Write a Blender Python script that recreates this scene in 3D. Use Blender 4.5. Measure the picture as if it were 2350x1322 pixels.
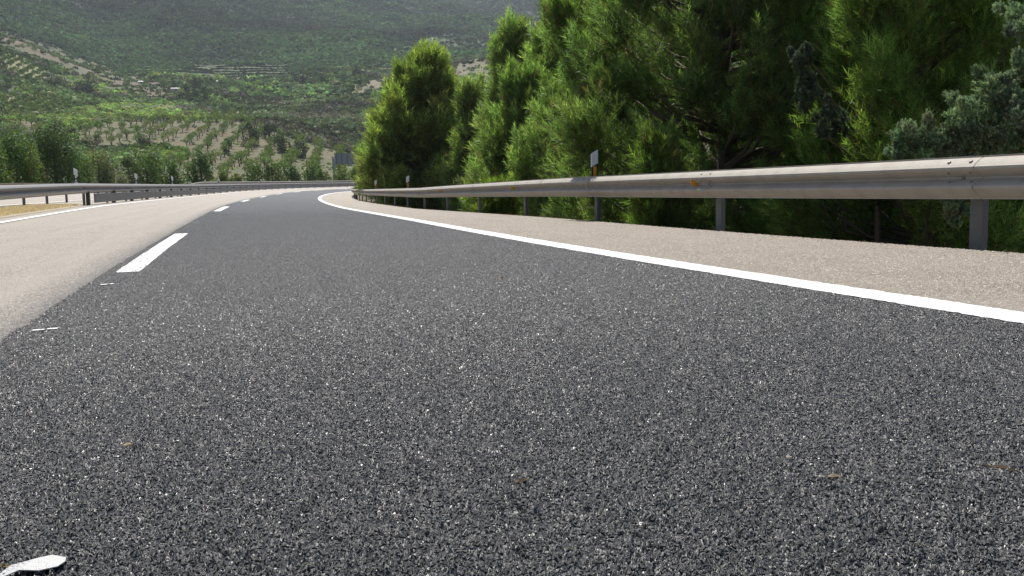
import bpy, math, random
import numpy as np
from mathutils import Matrix

for o in list(bpy.data.objects): bpy.data.objects.remove(o)
SC = bpy.context.scene
COL = SC.collection
PI = math.pi
rad = math.radians

# ------------------------------------------------------------------ camera
F_PX, IMW, IMH = 2184.37, 2350.0, 1322.0
CAM_H = 0.5549
A_, R_ = rad(6.4161), rad(-0.9075)
_fw = np.array([0, math.cos(A_), -math.sin(A_)]); _up = np.array([0, math.sin(A_), math.cos(A_)]); _rt = np.array([1., 0, 0])
RT = _rt*math.cos(R_)+_up*math.sin(R_); UP = -_rt*math.sin(R_)+_up*math.cos(R_); FW = _fw
cam_d = bpy.data.cameras.new('camera'); cam = bpy.data.objects.new('camera', cam_d); COL.objects.link(cam)
cam_d.sensor_width = 36; cam_d.sensor_fit = 'HORIZONTAL'; cam_d.lens = 36*F_PX/IMW
cam_d.clip_start = 0.05; cam_d.clip_end = 20000
m = Matrix.Identity(4)
for r in range(3):
    m[r][0] = RT[r]; m[r][1] = UP[r]; m[r][2] = -FW[r]
m[2][3] = CAM_H
cam.matrix_world = m
SC.camera = cam

# ------------------------------------------------------------------ sky, sun, exposure
SUN_EL, SUN_AZ = 57.0, -15.0          # azimuth measured from +Y towards +X
w = bpy.data.worlds.new('World'); SC.world = w; w.use_nodes = True
nt = w.node_tree; nt.nodes.clear()
sky = nt.nodes.new('ShaderNodeTexSky'); sky.sky_type = 'NISHITA'; sky.sun_disc = False
sky.sun_elevation = rad(SUN_EL); sky.sun_rotation = rad(SUN_AZ % 360); sky.air_density = 1.0; sky.dust_density = 1.5; sky.altitude = 500
bg = nt.nodes.new('ShaderNodeBackground'); bg.inputs[1].default_value = 0.085
ow = nt.nodes.new('ShaderNodeOutputWorld')
nt.links.new(sky.outputs[0], bg.inputs[0]); nt.links.new(bg.outputs[0], ow.inputs[0])
sd = bpy.data.lights.new('sun', 'SUN'); sd.energy = 4.6; sd.angle = rad(0.53); sd.color = (1.0, 0.955, 0.88)
so = bpy.data.objects.new('sun', sd); COL.objects.link(so)
sv = np.array([math.sin(rad(SUN_AZ))*math.cos(rad(SUN_EL)), math.cos(rad(SUN_AZ))*math.cos(rad(SUN_EL)), math.sin(rad(SUN_EL))])
from mathutils import Vector
so.rotation_euler = Vector(sv).to_track_quat('Z', 'Y').to_euler(); so.location = (0, 0, 60)
SC.view_settings.view_transform = 'Standard'; SC.view_settings.look = 'None'
SC.view_settings.exposure = 0.4; SC.view_settings.gamma = 1
SC.view_settings.use_curve_mapping = False

# ------------------------------------------------------------------ helpers
def mesh_np(name, V, faces, col=None, uv=None, smooth=False, mats=None, fmat=None):
    """faces: (n,3) or (n,4) int array (or list of such arrays)"""
    V = np.asarray(V, np.float32)
    if not isinstance(faces, list): faces = [faces]
    faces = [np.asarray(f, np.int32) for f in faces if len(f)]
    me = bpy.data.meshes.new(name)
    me.vertices.add(len(V)); me.vertices.foreach_set('co', V.ravel())
    li = np.concatenate([f.ravel() for f in faces])
    lt = np.concatenate([np.full(len(f), f.shape[1], np.int32) for f in faces])
    ls = np.concatenate([[0], np.cumsum(lt)[:-1]]).astype(np.int32)
    me.loops.add(len(li)); me.loops.foreach_set('vertex_index', li)
    me.polygons.add(len(lt)); me.polygons.foreach_set('loop_start', ls); me.polygons.foreach_set('loop_total', lt)
    me.polygons.foreach_set('use_smooth', np.full(len(lt), bool(smooth)))
    if uv is not None:
        u = me.uv_layers.new(name='road'); u.data.foreach_set('uv', np.asarray(uv, np.float32)[li].ravel())
    if col is not None:
        a = me.color_attributes.new('Col', 'FLOAT_COLOR', 'POINT')
        c = np.ones((len(V), 4), np.float32); c[:, :3] = col; a.data.foreach_set('color', c.ravel())
    if mats:
        for mm in mats: me.materials.append(mm)
    if fmat is not None: me.polygons.foreach_set('material_index', np.asarray(fmat, np.int32))
    me.update(calc_edges=True)
    return me

def obj(name, me, parent=None, loc=None):
    o = bpy.data.objects.new(name, me); COL.objects.link(o)
    if parent is not None: o.parent = parent
    if loc is not None: o.location = loc
    return o

def tag(o, label=None, cat=None, group=None, kind=None):
    if label: o['label'] = label
    if cat: o['category'] = cat
    if group: o['group'] = group
    if kind: o['kind'] = kind
    return o

def empty(name, loc=(0, 0, 0), rz=0.0):
    o = bpy.data.objects.new(name, None); COL.objects.link(o); o.location = loc; o.rotation_euler = (0, 0, rz); o.empty_display_size = .1
    return o

class MB:
    """collects simple solids, builds ONE mesh"""
    def __init__(s): s.v = []; s.f4 = []; s.f3 = []; s.n = 0
    def add(s, V, f4=(), f3=()):
        s.v.append(np.asarray(V, float)); b = s.n
        s.f4 += [[i+b for i in f] for f in f4]; s.f3 += [[i+b for i in f] for f in f3]; s.n += len(V)
    def box(s, c, sz, rz=0.0, M=None):
        x, y, z = [q/2 for q in sz]
        V = np.array([[a*x, b*y, d*z] for d in (-1, 1) for b in (-1, 1) for a in (-1, 1)])
        if M is not None: V = V@np.asarray(M).T
        cs, sn = math.cos(rz), math.sin(rz)
        V = V@np.array([[cs, sn, 0], [-sn, cs, 0], [0, 0, 1]])+np.asarray(c)
        s.add(V, [[0, 2, 3, 1], [4, 5, 7, 6], [0, 1, 5, 4], [2, 6, 7, 3], [0, 4, 6, 2], [1, 3, 7, 5]])
    def tube(s, P, R, n=8):
        P = np.asarray(P, float); R = np.broadcast_to(R, len(P)); V = []; ref = np.array([.31, .2, .93])
        for i in range(len(P)):
            d = P[min(i+1, len(P)-1)]-P[max(i-1, 0)]; d = d/(np.linalg.norm(d)+1e-9)
            a = np.cross(d, ref); a /= np.linalg.norm(a)+1e-9; b = np.cross(d, a)
            for k in range(n):
                t = 2*PI*k/n; V.append(P[i]+R[i]*(a*math.cos(t)+b*math.sin(t)))
        f4 = [[i*n+k, i*n+(k+1) % n, (i+1)*n+(k+1) % n, (i+1)*n+k] for i in range(len(P)-1) for k in range(n)]
        e = len(V); V.append(P[0]); V.append(P[-1])
        f3 = [[e, (k+1) % n, k] for k in range(n)]+[[e+1, (len(P)-1)*n+k, (len(P)-1)*n+(k+1) % n] for k in range(n)]
        s.add(V, f4, f3)
    def dome(s, c, r, axis, n=8, flat=.5):
        axis = np.asarray(axis, float); axis /= np.linalg.norm(axis)
        a = np.cross(axis, [.3, .4, .8]); a /= np.linalg.norm(a); b = np.cross(axis, a); V = []
        for h, q in ((-.3, 1.), (.15, 1.), (.6, .75), (.9, .4)):
            for k in range(n):
                t = 2*PI*k/n; V.append(np.asarray(c)+axis*h*r*flat+(a*math.cos(t)+b*math.sin(t))*r*q)
        V.append(np.asarray(c)+axis*r*flat)
        f4 = [[i*n+k, i*n+(k+1) % n, (i+1)*n+(k+1) % n, (i+1)*n+k] for i in range(3) for k in range(n)]
        s.add(V, f4, [[4*n, 3*n+k, 3*n+(k+1) % n] for k in range(n)])
    def prism(s, poly, z0, z1, xf):
        n = len(poly); V = [xf(x, y, z0) for x, y in poly]+[xf(x, y, z1) for x, y in poly]
        s.add(V, [[k, (k+1) % n, n+(k+1) % n, n+k] for k in range(n)], [])
        for k in range(1, n-1): s.f3 += [[s.n-2*n, s.n-2*n+k+1, s.n-2*n+k], [s.n-n, s.n-n+k, s.n-n+k+1]]
    def mesh(s, name, mat, smooth=False):
        me = mesh_np(name, np.concatenate(s.v), [np.array(s.f4).reshape(-1, 4), np.array(s.f3).reshape(-1, 3)], smooth=smooth, mats=[mat])
        return me
    def build(s, name, mat, parent=None, smooth=False): return obj(name, s.mesh(name, mat, smooth), parent)

def ray(px, py):
    d = FW+RT*(px-IMW/2)/F_PX-UP*(py-IMH/2)/F_PX
    return d/math.hypot(d[0], d[1])
def at(px, py, r): return np.array([0, 0, CAM_H])+ray(px, py)*r
def proj(P):
    d = np.asarray(P)-np.array([0, 0, CAM_H]); z = d@FW; z = np.where(np.abs(z) < 1e-6, 1e-6, z)
    return IMW/2+F_PX*(d@RT)/z, IMH/2-F_PX*(d@UP)/z, z

def vnoise(x, y, seed=0):
    xi = np.floor(x).astype(np.int64); yi = np.floor(y).astype(np.int64); fx = x-xi; fy = y-yi
    fx = fx*fx*(3-2*fx); fy = fy*fy*(3-2*fy)
    def h(a, b):
        n = (a*374761393+b*668265263+seed*974634777) & 0x7fffffff
        n = ((n ^ (n >> 13))*1274126177) & 0x7fffffff
        return ((n ^ (n >> 16)) & 0xffff)/65535.0
    return (h(xi, yi)*(1-fx)+h(xi+1, yi)*fx)*(1-fy)+(h(xi, yi+1)*(1-fx)+h(xi+1, yi+1)*fx)*fy
def fbm(x, y, o=4, seed=0):
    a, s_, t = 1., 0., 0.
    for i in range(o):
        s_ = s_+a*(vnoise(x, y, seed+i*7)-.5)*2; t += a; a *= .5; x = x*2.03+11.3; y = y*2.03+5.7
    return s_/t

# ------------------------------------------------------------------ materials
class NB:
    def __init__(s, name):
        s.m = bpy.data.materials.new(name); s.m.use_nodes = True; s.t = s.m.node_tree; s.t.nodes.clear()
        s.out = s.t.nodes.new('ShaderNodeOutputMaterial')
    def n(s, typ, _p=None, **k):
        nd = s.t.nodes.new(typ)
        for a, b in (_p or {}).items(): setattr(nd, a, b)
        for a, b in k.items(): s.set(nd, a.replace('_', ' '), b)
        return nd
    def set(s, nd, key, val):
        inp = nd.inputs[int(key)] if key.isdigit() else nd.inputs[key]
        if isinstance(val, bpy.types.NodeSocket): s.t.links.new(val, inp)
        else: inp.default_value = val
    def math(s, op, a, b=0.0, c=None):
        nd = s.t.nodes.new('ShaderNodeMath'); nd.operation = op; s.set(nd, '0', a); s.set(nd, '1', b)
        if c is not None: s.set(nd, '2', c)
        return nd.outputs[0]
    def mix(s, f, a, b, blend='MIX'):
        nd = s.t.nodes.new('ShaderNodeMix'); nd.data_type = 'RGBA'; nd.blend_type = blend
        def st(i, v):
            if isinstance(v, bpy.types.NodeSocket): s.t.links.new(v, nd.inputs[i])
            elif i == 0: nd.inputs[0].default_value = v
            else: nd.inputs[i].default_value = (*v, 1) if len(v) == 3 else v
        st(0, f); st(6, a); st(7, b); return nd.outputs[2]
    def ramp(s, f, stops):
        nd = s.t.nodes.new('ShaderNodeValToRGB'); s.set(nd, 'Fac', f); e = nd.color_ramp.elements
        while len(e) < len(stops): e.new(.5)
        for i, (p, c) in enumerate(stops):
            e[i].position = p; e[i].color = (*c, 1) if isinstance(c, (tuple, list)) else (c, c, c, 1)
        return nd.outputs[0]
    def noise(s, vec, scale, detail=3, rough=.55):
        nd = s.n('ShaderNodeTexNoise', Scale=scale, Detail=detail, Roughness=rough)
        if vec is not None: s.set(nd, 'Vector', vec)
        return nd.outputs[0]
    def done(s, sh): s.t.links.new(sh, s.out.inputs['Surface']); return s.m
    def pbsdf(s, **k): return s.n('ShaderNodeBsdfPrincipled', **k)

def asphalt(name, dark, light, rough, bump, cells, wheel=0., spec=.5, rvar=.3, sheen=0., bdist=.006, speck=0., seam=False, edge0=.22):
    b = NB(name); tc = b.n('ShaderNodeTexCoord'); ob = tc.outputs['Object']
    v = b.n('ShaderNodeTexVoronoi', {'voronoi_dimensions': '3D'}, Vector=ob, Scale=cells)
    ve = b.n('ShaderNodeTexVoronoi', {'voronoi_dimensions': '3D', 'feature': 'DISTANCE_TO_EDGE'}, Vector=ob, Scale=cells)
    wn = b.n('ShaderNodeSeparateColor', Color=v.outputs['Color'])
    cell = wn.outputs[0]
    fine = b.noise(ob, 420., 2); med = b.noise(ob, 34., 3, .7)
    big = b.noise(ob, 1.3, 4, .6)
    base = b.mix(b.ramp(cell, [(0., 0.), (.6, .3), (.85, .6), (1., 1.)]), dark, light)
    base = b.mix(b.math('MULTIPLY', fine, .5), base, tuple(q*.5 for q in dark))
    base = b.mix(b.ramp(big, [(.35, 0.), (.65, .22)]), base, tuple(q*.75 for q in light))
    if speck:
        base = b.mix(b.ramp(med, [(.40, speck), (.52, 0.)]), base, tuple(q*.45 for q in light))
        base = b.mix(b.ramp(med, [(.56, 0.), (.70, speck)]), base, tuple(min(1, q*1.3) for q in light))
    uv = b.n('ShaderNodeUVMap', {'uv_map': 'road'}); sx = b.n('ShaderNodeSeparateXYZ', Vector=uv.outputs[0])
    if wheel:
        cmb = b.n('ShaderNodeCombineXYZ', X=b.math('MULTIPLY', sx.outputs[0], .05), Y=b.math('MULTIPLY', sx.outputs[1], 2.0))
        st = b.noise(cmb.outputs[0], 1.6, 4, .6)
        base = b.mix(b.ramp(st, [(.42, 0.), (.64, wheel)]), base, tuple(q*.6 for q in light))
        cmb = b.n('ShaderNodeCombineXYZ', X=b.math('MULTIPLY', sx.outputs[0], .35), Y=b.math('MULTIPLY', sx.outputs[1], 7.0))
        st = b.noise(cmb.outputs[0], 2.0, 3, .6)
        base = b.mix(b.ramp(st, [(.55, 0.), (.75, wheel*.6)]), base, tuple(q*.7 for q in light))
    if seam:      # tar and dust trodden over the joint with the new lane
        dt = b.math('ABSOLUTE', b.math('ADD', sx.outputs[1], .83)); dt = b.math('ADD', dt, b.math('MULTIPLY', b.math('SUBTRACT', med, .5), .35))
        base = b.mix(b.ramp(dt, [(.0, .75), (.10, .35), (.30, 0.)]), base, (.12, .12, .12))
    h1 = b.ramp(ve.outputs['Distance'], [(0., 0.), (edge0, 1.)])
    hh = b.math('ADD', b.math('MULTIPLY', h1, .7), b.math('MULTIPLY', cell, .5))
    hh = b.math('ADD', hh, b.math('MULTIPLY', fine, .45))
    bp = b.n('ShaderNodeBump', Height=hh, Strength=bump, Distance=bdist)
    rr = b.math('ADD', rough-rvar*.45, b.math('MULTIPLY', wn.outputs[1], rvar))
    p = b.pbsdf(Base_Color=base, Roughness=rr, Normal=bp.outputs[0]); p.inputs['Specular IOR Level'].default_value = spec
    p.inputs['Sheen Weight'].default_value = sheen; p.inputs['Sheen Roughness'].default_value = .38
    return b.done(p.outputs[0])

M_NEW = asphalt('fresh_asphalt', (.003, .003, .0031), (.022, .0218, .022), .46, 1., 92., wheel=.3, spec=.65, rvar=.46, sheen=.46, bdist=.009)
M_OLD = asphalt('worn_pale_asphalt', (.31, .27, .225), (.72, .64, .555), .75, .8, 95., wheel=.75, speck=.5, seam=True)
M_SHO = asphalt('worn_shoulder_asphalt', (.25, .21, .165), (.70, .61, .51), .72, .9, 90., speck=.6, wheel=.3)

def paint(name, c, r=.5):
    b = NB(name); ob = b.n('ShaderNodeTexCoord').outputs['Object']
    n1 = b.noise(ob, 9., 4); n2 = b.noise(ob, 260., 2)
    base = b.mix(b.ramp(n1, [(.4, 0.), (.75, .22)]), c, tuple(q*.8 for q in c))
    bp = b.n('ShaderNodeBump', Height=n2, Strength=.5, Distance=.004)
    p = b.pbsdf(Base_Color=base, Roughness=r, Normal=bp.outputs[0]); return b.done(p.outputs[0])
M_PAINT = paint('white_road_paint', (.86, .86, .84))
M_PLASTIC = paint('white_plastic', (.50, .50, .49), .5)

def metal(name, c, rough=.5, metallic=.7, dirt=(.16, .13, .10)):
    b = NB(name); ob = b.n('ShaderNodeTexCoord').outputs['Object']
    n1 = b.noise(ob, 5., 5, .6); n2 = b.noise(ob, 60., 3)
    base = b.mix(b.ramp(n1, [(.45, 0.), (.8, .45)]), c, dirt)
    base = b.mix(b.math('MULTIPLY', n2, .25), base, tuple(q*.7 for q in c))
    bp = b.n('ShaderNodeBump', Height=n2, Strength=.12, Distance=.003)
    p = b.pbsdf(Base_Color=base, Roughness=b.math('ADD', rough-.08, b.math('MULTIPLY', n2, .16)), Metallic=metallic, Normal=bp.outputs[0])
    return b.done(p.outputs[0])
M_BEAM = metal('weathered_galvanised_steel', (.37, .34, .295), .7, .1)
M_POST = metal('dark_galvanised_steel', (.135, .135, .135), .6, .3)
M_BLACK = metal('black_plastic', (.018, .018, .02), .45, 0., (.03, .028, .025))
M_BOLT = metal('bolt_steel', (.22, .20, .18), .5, .6)
M_LOWER = metal('lower_rail_steel', (.20, .20, .21), .6, .35)
M_MED = metal('shade_toned_weathered_steel', (.28, .275, .27), .55, .25)  # weathered steel, base darkened to paint in the shade on the backlit median rail
M_GANTRY = metal('grey_sign_back', (.30, .31, .32), .6, .3)
M_WHITEP = metal('white_reflective_panel', (.78, .79, .80), .4, 0., (.5, .5, .48))
M_AMBER = metal('amber_reflector', (.80, .36, .03), .3, 0., (.55, .22, .02))
M_WALL = paint('whitewashed_wall', (.55, .50, .42), .8)
M_ROOF = paint('white_sheet_roof', (.8, .8, .78), .5)

def foliage(name, transl=.35, rough=.6, tint=(1.45, 1.5, .7), spec=.25):
    b = NB(name); at_ = b.n('ShaderNodeVertexColor', {'layer_name': 'Col'}).outputs[0]
    p = b.pbsdf(Base_Color=at_, Roughness=rough); p.inputs['Specular IOR Level'].default_value = spec
    tl = b.n('ShaderNodeBsdfTranslucent', Color=b.mix(1., at_, tint, 'MULTIPLY'))
    mx = b.n('ShaderNodeMixShader'); mx.inputs[0].default_value = transl
    b.t.links.new(p.outputs[0], mx.inputs[1]); b.t.links.new(tl.outputs[0], mx.inputs[2])
    return b.done(mx.outputs[0])
M_NEEDLE = foliage('pine_needles', .5, .45, (1.2, 1.5, .7))
M_JUN = foliage('juniper_sprays', .25, .6, (1.2, 1.3, .9))
M_LEAF = foliage('leaves', .3)
M_SCRUB = foliage('scrub_leaves', .12, .9, (1.3, 1.3, .8), .05)
def bark(name, c):
    b = NB(name); ob = b.n('ShaderNodeTexCoord').outputs['Object']
    n1 = b.noise(ob, 14., 4); base = b.mix(n1, c, tuple(q*.45 for q in c))
    bp = b.n('ShaderNodeBump', Height=n1, Strength=.6, Distance=.02)
    return b.done(b.pbsdf(Base_Color=base, Roughness=.85, Normal=bp.outputs[0]).outputs[0])
M_BARK = bark('pine_bark', (.16, .12, .09))
M_BARK2 = bark('almond_bark', (.07, .05, .04))
M_STRAW = foliage('dry_grass', .3, .7, (1.1, 1., .8), .1)
def ground_mat():
    b = NB('ground_cover'); c = b.n('ShaderNodeVertexColor', {'layer_name': 'Col'}).outputs[0]
    ob = b.n('ShaderNodeTexCoord').outputs['Object']
    n1 = b.noise(ob, .35, 5, .65); n2 = b.noise(ob, 6., 4)
    base = b.mix(b.ramp(n1, [(.35, .0), (.7, .4)]), c, b.mix(1., c, (.62, .60, .55), 'MULTIPLY'))
    base = b.mix(b.math('MULTIPLY', n2, .4), base, b.mix(1., base, (.6, .6, .6), 'MULTIPLY'))
    bp = b.n('ShaderNodeBump', Height=b.math('ADD', n1, n2), Strength=.5, Distance=.25)
    return b.done(b.pbsdf(Base_Color=base, Roughness=.95, Normal=bp.outputs[0]).outputs[0])
M_GROUND = ground_mat()

# ------------------------------------------------------------------ road geometry (s along the road, t to the right)
KS = np.array([0, 15, 30, 50, 80, 120, 170, 240, 330.])
K_ = np.array([6.9089, .502, 1.8287, 1.1947, 2.2682, 5.3488, 4.9007, 4.5442, 4.3694])*1e-3
E_ = np.array([-1.7129, .003, 3.0762, 4.2799, 5.3381, 5.5286, 4.7188, 4.1854, 3.9483])/100
G_ = np.array([-.7063, -.1736, -.4232, -.3712, .0764, .0613, .2248, .1856, .1671])/100
PSI = rad(18.1288)
T_R, T_L, T_J, T_RAIL, T_LRAIL = 2.8417, -4.1219, -.8131, 5.3077, -4.7068
T_D = T_R-3.5
RAIL_H = .66
_S = np.arange(0, 330.01, .5)
_h = np.cumsum(np.interp(_S, KS, K_))*.5; _h = _h-_h[0]-PSI
_x = np.cumsum(np.sin(_h))*.5; _y = np.cumsum(np.cos(_h))*.5; _x -= _x[0]; _y -= _y[0]
_z = np.cumsum(np.interp(_S, KS, G_))*.5; _z -= _z[0]
_Sb = np.arange(-40, 0, .5); _hb = -PSI+_Sb*.003
_xb = np.array([(_Sb[i:]*0+np.sin(_hb[i:])).sum()*-.5 for i in range(len(_Sb))]); _yb = np.array([np.cos(_hb[i:]).sum()*-.5 for i in range(len(_Sb))])
S_ = np.concatenate([_Sb, _S]); H_ = np.concatenate([_hb, _h]); X_ = np.concatenate([_xb, _x]); Y_ = np.concatenate([_yb, _y])
Z_ = np.concatenate([_Sb*G_[0], _z])
def surf(s, t):
    e = np.interp(s, KS, E_)
    tc = np.maximum(t, -5.4); far = np.minimum(t+5.4, 0)          # the other carriageway is nearly level
    return np.interp(s, S_, Z_)-e*tc+(-.006*far)
def rp(s, t, z=0.):
    s = np.asarray(s, float); t = np.asarray(t, float); h = np.interp(s, S_, H_)
    return np.stack(np.broadcast_arrays(np.interp(s, S_, X_)+t*np.cos(h), np.interp(s, S_, Y_)-t*np.sin(h), surf(s, t)+z), -1)
def heading(s): return float(np.interp(s, S_, H_))

def strip(name, ss, tt, z, mat, kind='structure', dispf=None, rag=0.):
    sg, tg = np.meshgrid(ss, tt, indexing='ij'); n0 = sg.shape
    if rag:
        k_ = np.clip((tt[0]+.08-tg)/.08, 0, 1); tg = tg+k_*rag*(fbm(sg*6., sg*0, 4, 91)+.6*fbm(sg*45., sg*0, 2, 92))
    V = rp(sg, tg, 0.); V[..., 2] += z
    if dispf is not None: V[..., 2] += dispf(V[..., 0], V[..., 1], sg)
    n, k = sg.shape; idx = np.arange(n*k).reshape(n, k)
    f = np.stack([idx[:-1, :-1], idx[:-1, 1:], idx[1:, 1:], idx[1:, :-1]], -1).reshape(-1, 4)
    me = mesh_np(name, V.reshape(-1, 3), f, uv=np.stack([sg, tg], -1).reshape(-1, 2), smooth=True, mats=[mat])
    o = obj(name, me); tag(o, kind=kind); return o

SS = np.concatenate([np.arange(-38, 0, 2.), np.arange(0, 60, .5), np.arange(60, 326, 1.)])

def hash2(a, b, k):
    n = (a*73856093 ^ b*19349663 ^ (k*83492791+1013)) & 0x7fffffff
    n = ((n ^ (n >> 15))*668265263) & 0x7fffffff; n = ((n ^ (n >> 13))*374761393) & 0x7fffffff
    return ((n ^ (n >> 16)) & 0xffff)/65535.0
def stones(x, y, s, cell=.0108, amp=.0085):
    """aggregate of the open new asphalt: flat-topped stones with random height and tilt"""
    u = x/cell; v = y/cell; ui = np.floor(u).astype(np.int64); vi = np.floor(v).astype(np.int64)
    f1 = np.full(u.shape, 9.); f2 = np.full(u.shape, 9.); hc = np.zeros(u.shape)
    for a in (-1, 0, 1):
        for b in (-1, 0, 1):
            ci = ui+a; cj = vi+b
            cx = ci+.1+.8*hash2(ci, cj, 1); cy = cj+.1+.8*hash2(ci, cj, 2)
            sz = .75+.5*hash2(ci, cj, 6)
            d = np.hypot(u-cx, v-cy)/sz
            top = hash2(ci, cj, 3)*1.0+(u-cx)*(hash2(ci, cj, 4)-.5)*1.9+(v-cy)*(hash2(ci, cj, 5)-.5)*1.9
            new = d < f1
            f2 = np.where(new, f1, np.minimum(f2, d)); hc = np.where(new, top, hc); f1 = np.where(new, d, f1)
    e = np.clip((f2-f1)/.5, 0, 1); e = e*e*(3-2*e)
    fade = np.clip((27.-s)/17., 0, 1)
    return amp*fade*(e*(1.0+.9*hc)-.9)
def srows(a, b, d0, d1):
    out = [a]
    while out[-1] < b: out.append(out[-1]+d0+(d1-d0)*((out[-1]-a)/(b-a))**1.3)
    return np.array(out[:-1])
s_near = srows(.95, 27., .0027, .085)
ss_new = np.concatenate([np.arange(-38, .9, 1.5), s_near, np.arange(27.2, 60, .5), np.arange(60, 326, 1.)])
T_E = T_R+.13
strip('new_asphalt_lane', ss_new, np.linspace(T_J, T_E, 960), 0., M_NEW, dispf=lambda x, y, s: np.where((s > .9) & (s < 27.1), stones(x, y, s), 0.)*np.clip((T_R-.09-np.linspace(T_J, T_E, 960))/.04, .12, 1)[None, :], rag=.012)
ss_p = np.concatenate([np.arange(-38, 2.9, 2.), srows(3., 17., .007, .06), np.arange(17.2, 60, .5), np.arange(60, 326, 1.)])
def grit(x, y, s): return np.where((s > 2.9) & (s < 17.1), .45*np.clip((s-3)/.5, 0, 1)*stones(x, y, s*.85, .0135, .0085), 0.)
strip('pale_asphalt_lane', ss_p, np.concatenate([[-4.62, -4.2], np.linspace(-4.0, T_J+.07, 420)]), -.006, M_OLD, dispf=grit)
strip('shoulder', ss_p, np.concatenate([np.linspace(T_E, 5.10, 330)]), -.003, M_SHO, dispf=grit)
strip('shoulder_edge', SS, np.array([5.10, 5.16, 5.22]), -.001, M_SHO).location = (0, 0, -.03)
def soil_mat():
    b = NB('straw_litter'); ob = b.n('ShaderNodeTexCoord').outputs['Object']; n1 = b.noise(ob, 3., 5, .7); n2 = b.noise(ob, 60., 3)
    base = b.mix(b.ramp(n1, [(.35, 0.), (.65, 1.)]), (.56, .49, .34), (.38, .32, .21)); base = b.mix(b.math('MULTIPLY', n2, .5), base, (.3, .24, .14))
    return b.done(b.pbsdf(Base_Color=base, Roughness=.95, Normal=b.n('ShaderNodeBump', Height=n2, Strength=.8, Distance=.02).outputs[0]).outputs[0])
strip('median_ground', np.arange(8, 31.6, .5), np.array([-6.9, -6.4, -5.5, -4.9, -4.62]), -.012, soil_mat())
strip('median_pavement', SS[(SS >= 31.5)], np.array([-6.9, -6., -5., -4.62]), 0., M_OLD)
strip('opposite_carriageway', SS, np.array([-16.9, -14, -10, -8, -6.9]), 0., M_OLD)

def line(name, s0, s1, t, wd, z=.004, step=.5, ragged=.0, hf=False):
    ss = np.arange(s0, s1+1e-6, step); ss = np.append(ss, s1) if s1-ss[-1] > 1e-3 else ss
    k = len(ss); fq = 7. if hf else 1.; tt = np.stack([t-wd/2+ragged*(fbm(ss*9, ss*0+t, 3)+fq/7*fbm(ss*60, ss*0+t, 2, 4)), np.full(k, t), t+wd/2+ragged*(fbm(ss*8, ss*0+t+5, 3)+fq/7*fbm(ss*55, ss*0+t+9, 2, 6))], 1)
    sg = np.repeat(ss[:, None], 3, 1); V = rp(sg, tt); V[..., 2] += z
    idx = np.arange(k*3).reshape(k, 3); f = np.stack([idx[:-1, :-1], idx[:-1, 1:], idx[1:, 1:], idx[1:, :-1]], -1).reshape(-1, 4)
    o = obj(name, mesh_np(name, V.reshape(-1, 3), f, smooth=True, mats=[M_PAINT])); tag(o, kind='structure'); return o
line('edge_line', 2., 40, T_R, .215, step=.012, ragged=.010, hf=True); line('edge_line', 40, 320, T_R, .215, step=.5)
line('edge_line', -38, 320, T_L, .17, step=.25, ragged=.006)
line('edge_line', -10, 320, -7.05, .15, step=.5)
line('edge_line', -10, 320, -14.4, .15, step=.5)
for k in range(-1, 12):
    s0 = 7.2215+17.447*k
    line('lane_marking', s0, s0+5.9, T_D, .165, step=.03, ragged=.006, hf=True)
def road_hit(px, py, z=0.):
    d = ray(px, py); c = np.array([0., 0., 0.]); zz = 0.
    for _ in range(6):
        r = (CAM_H-zz)/(-d[2]); c = np.array([0, 0, CAM_H])+d*r; i = np.argmin((X_-c[0])**2+(Y_-c[1])**2); h = H_[i]
        s_ = S_[i]+(c[0]-X_[i])*math.sin(h)+(c[1]-Y_[i])*math.cos(h); t_ = (c[0]-X_[i])*math.cos(h)-(c[1]-Y_[i])*math.sin(h); zz = float(surf(s_, t_))+z
    return float(s_), float(t_), c
for px_, py_, ln in ((86, 761, .045), (118, 758, .04), (238, 655, .04), (254, 654, .035), (449, 511, .07), (500, 497, .03)):
    s0, t0, _c = road_hit(px_, py_); line('paint_tick', s0, s0+.02+.0025*s0, t0, ln, step=.01, z=.006, ragged=.006)

# ------------------------------------------------------------------ terrain
def prof(rows): return rows
COLS = [-700, 0, 300, 600, 850, 1110, 1500, 2350, 3000]
RR = np.array([230, 300, 420, 560, 700, 850, 1000, 1200, 1600, 2500, 3200.])
YY = np.array([
    [425, 380, 300, 265, 200, 110, 120, 60, -60, -300, -300],      # -700
    [417, 375, 290, 250, 175, 86, 100, 66, -80, -320, -320],       # 0
    [414, 365, 284, 262, 224, 185, 186, 140, -20, -260, -260],     # 300
    [412, 372, 282, 270, 244, 208, 182, 138, 30, -160, -160],      # 600
    [408, 384, 340, 272, 226, 186, 160, 122, 50, -70, -70],        # 850
    [404, 372, 300, 210, 132, 150, 138, 104, 60, 6, 6],          # 1110
    [398, 370, 310, 230, 150, 150, 140, 110, 80, 30, 30],          # 1500
    [390, 370, 320, 260, 180, 170, 160, 130, 110, 90, 90],
    [390, 370, 330, 280, 220, 200, 190, 150, 130, 120, 120]], float)
CB = np.array([math.atan2(ray(c, 300)[0], ray(c, 300)[1]) for c in COLS])
ZZ = np.array([[at(COLS[i], YY[i, j], RR[j])[2] for j in range(len(RR))] for i in range(len(COLS))])
RN = np.array([0, 30, 60, 110, 160]); 
ZL = np.array([-1.2, -1.2, -1.0, -1.6, -2.4]); ZR = np.array([-2.6, -2.6, -2.8, -3.5, -3.])
def smooth(a): return a*a*(3-2*a)
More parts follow.
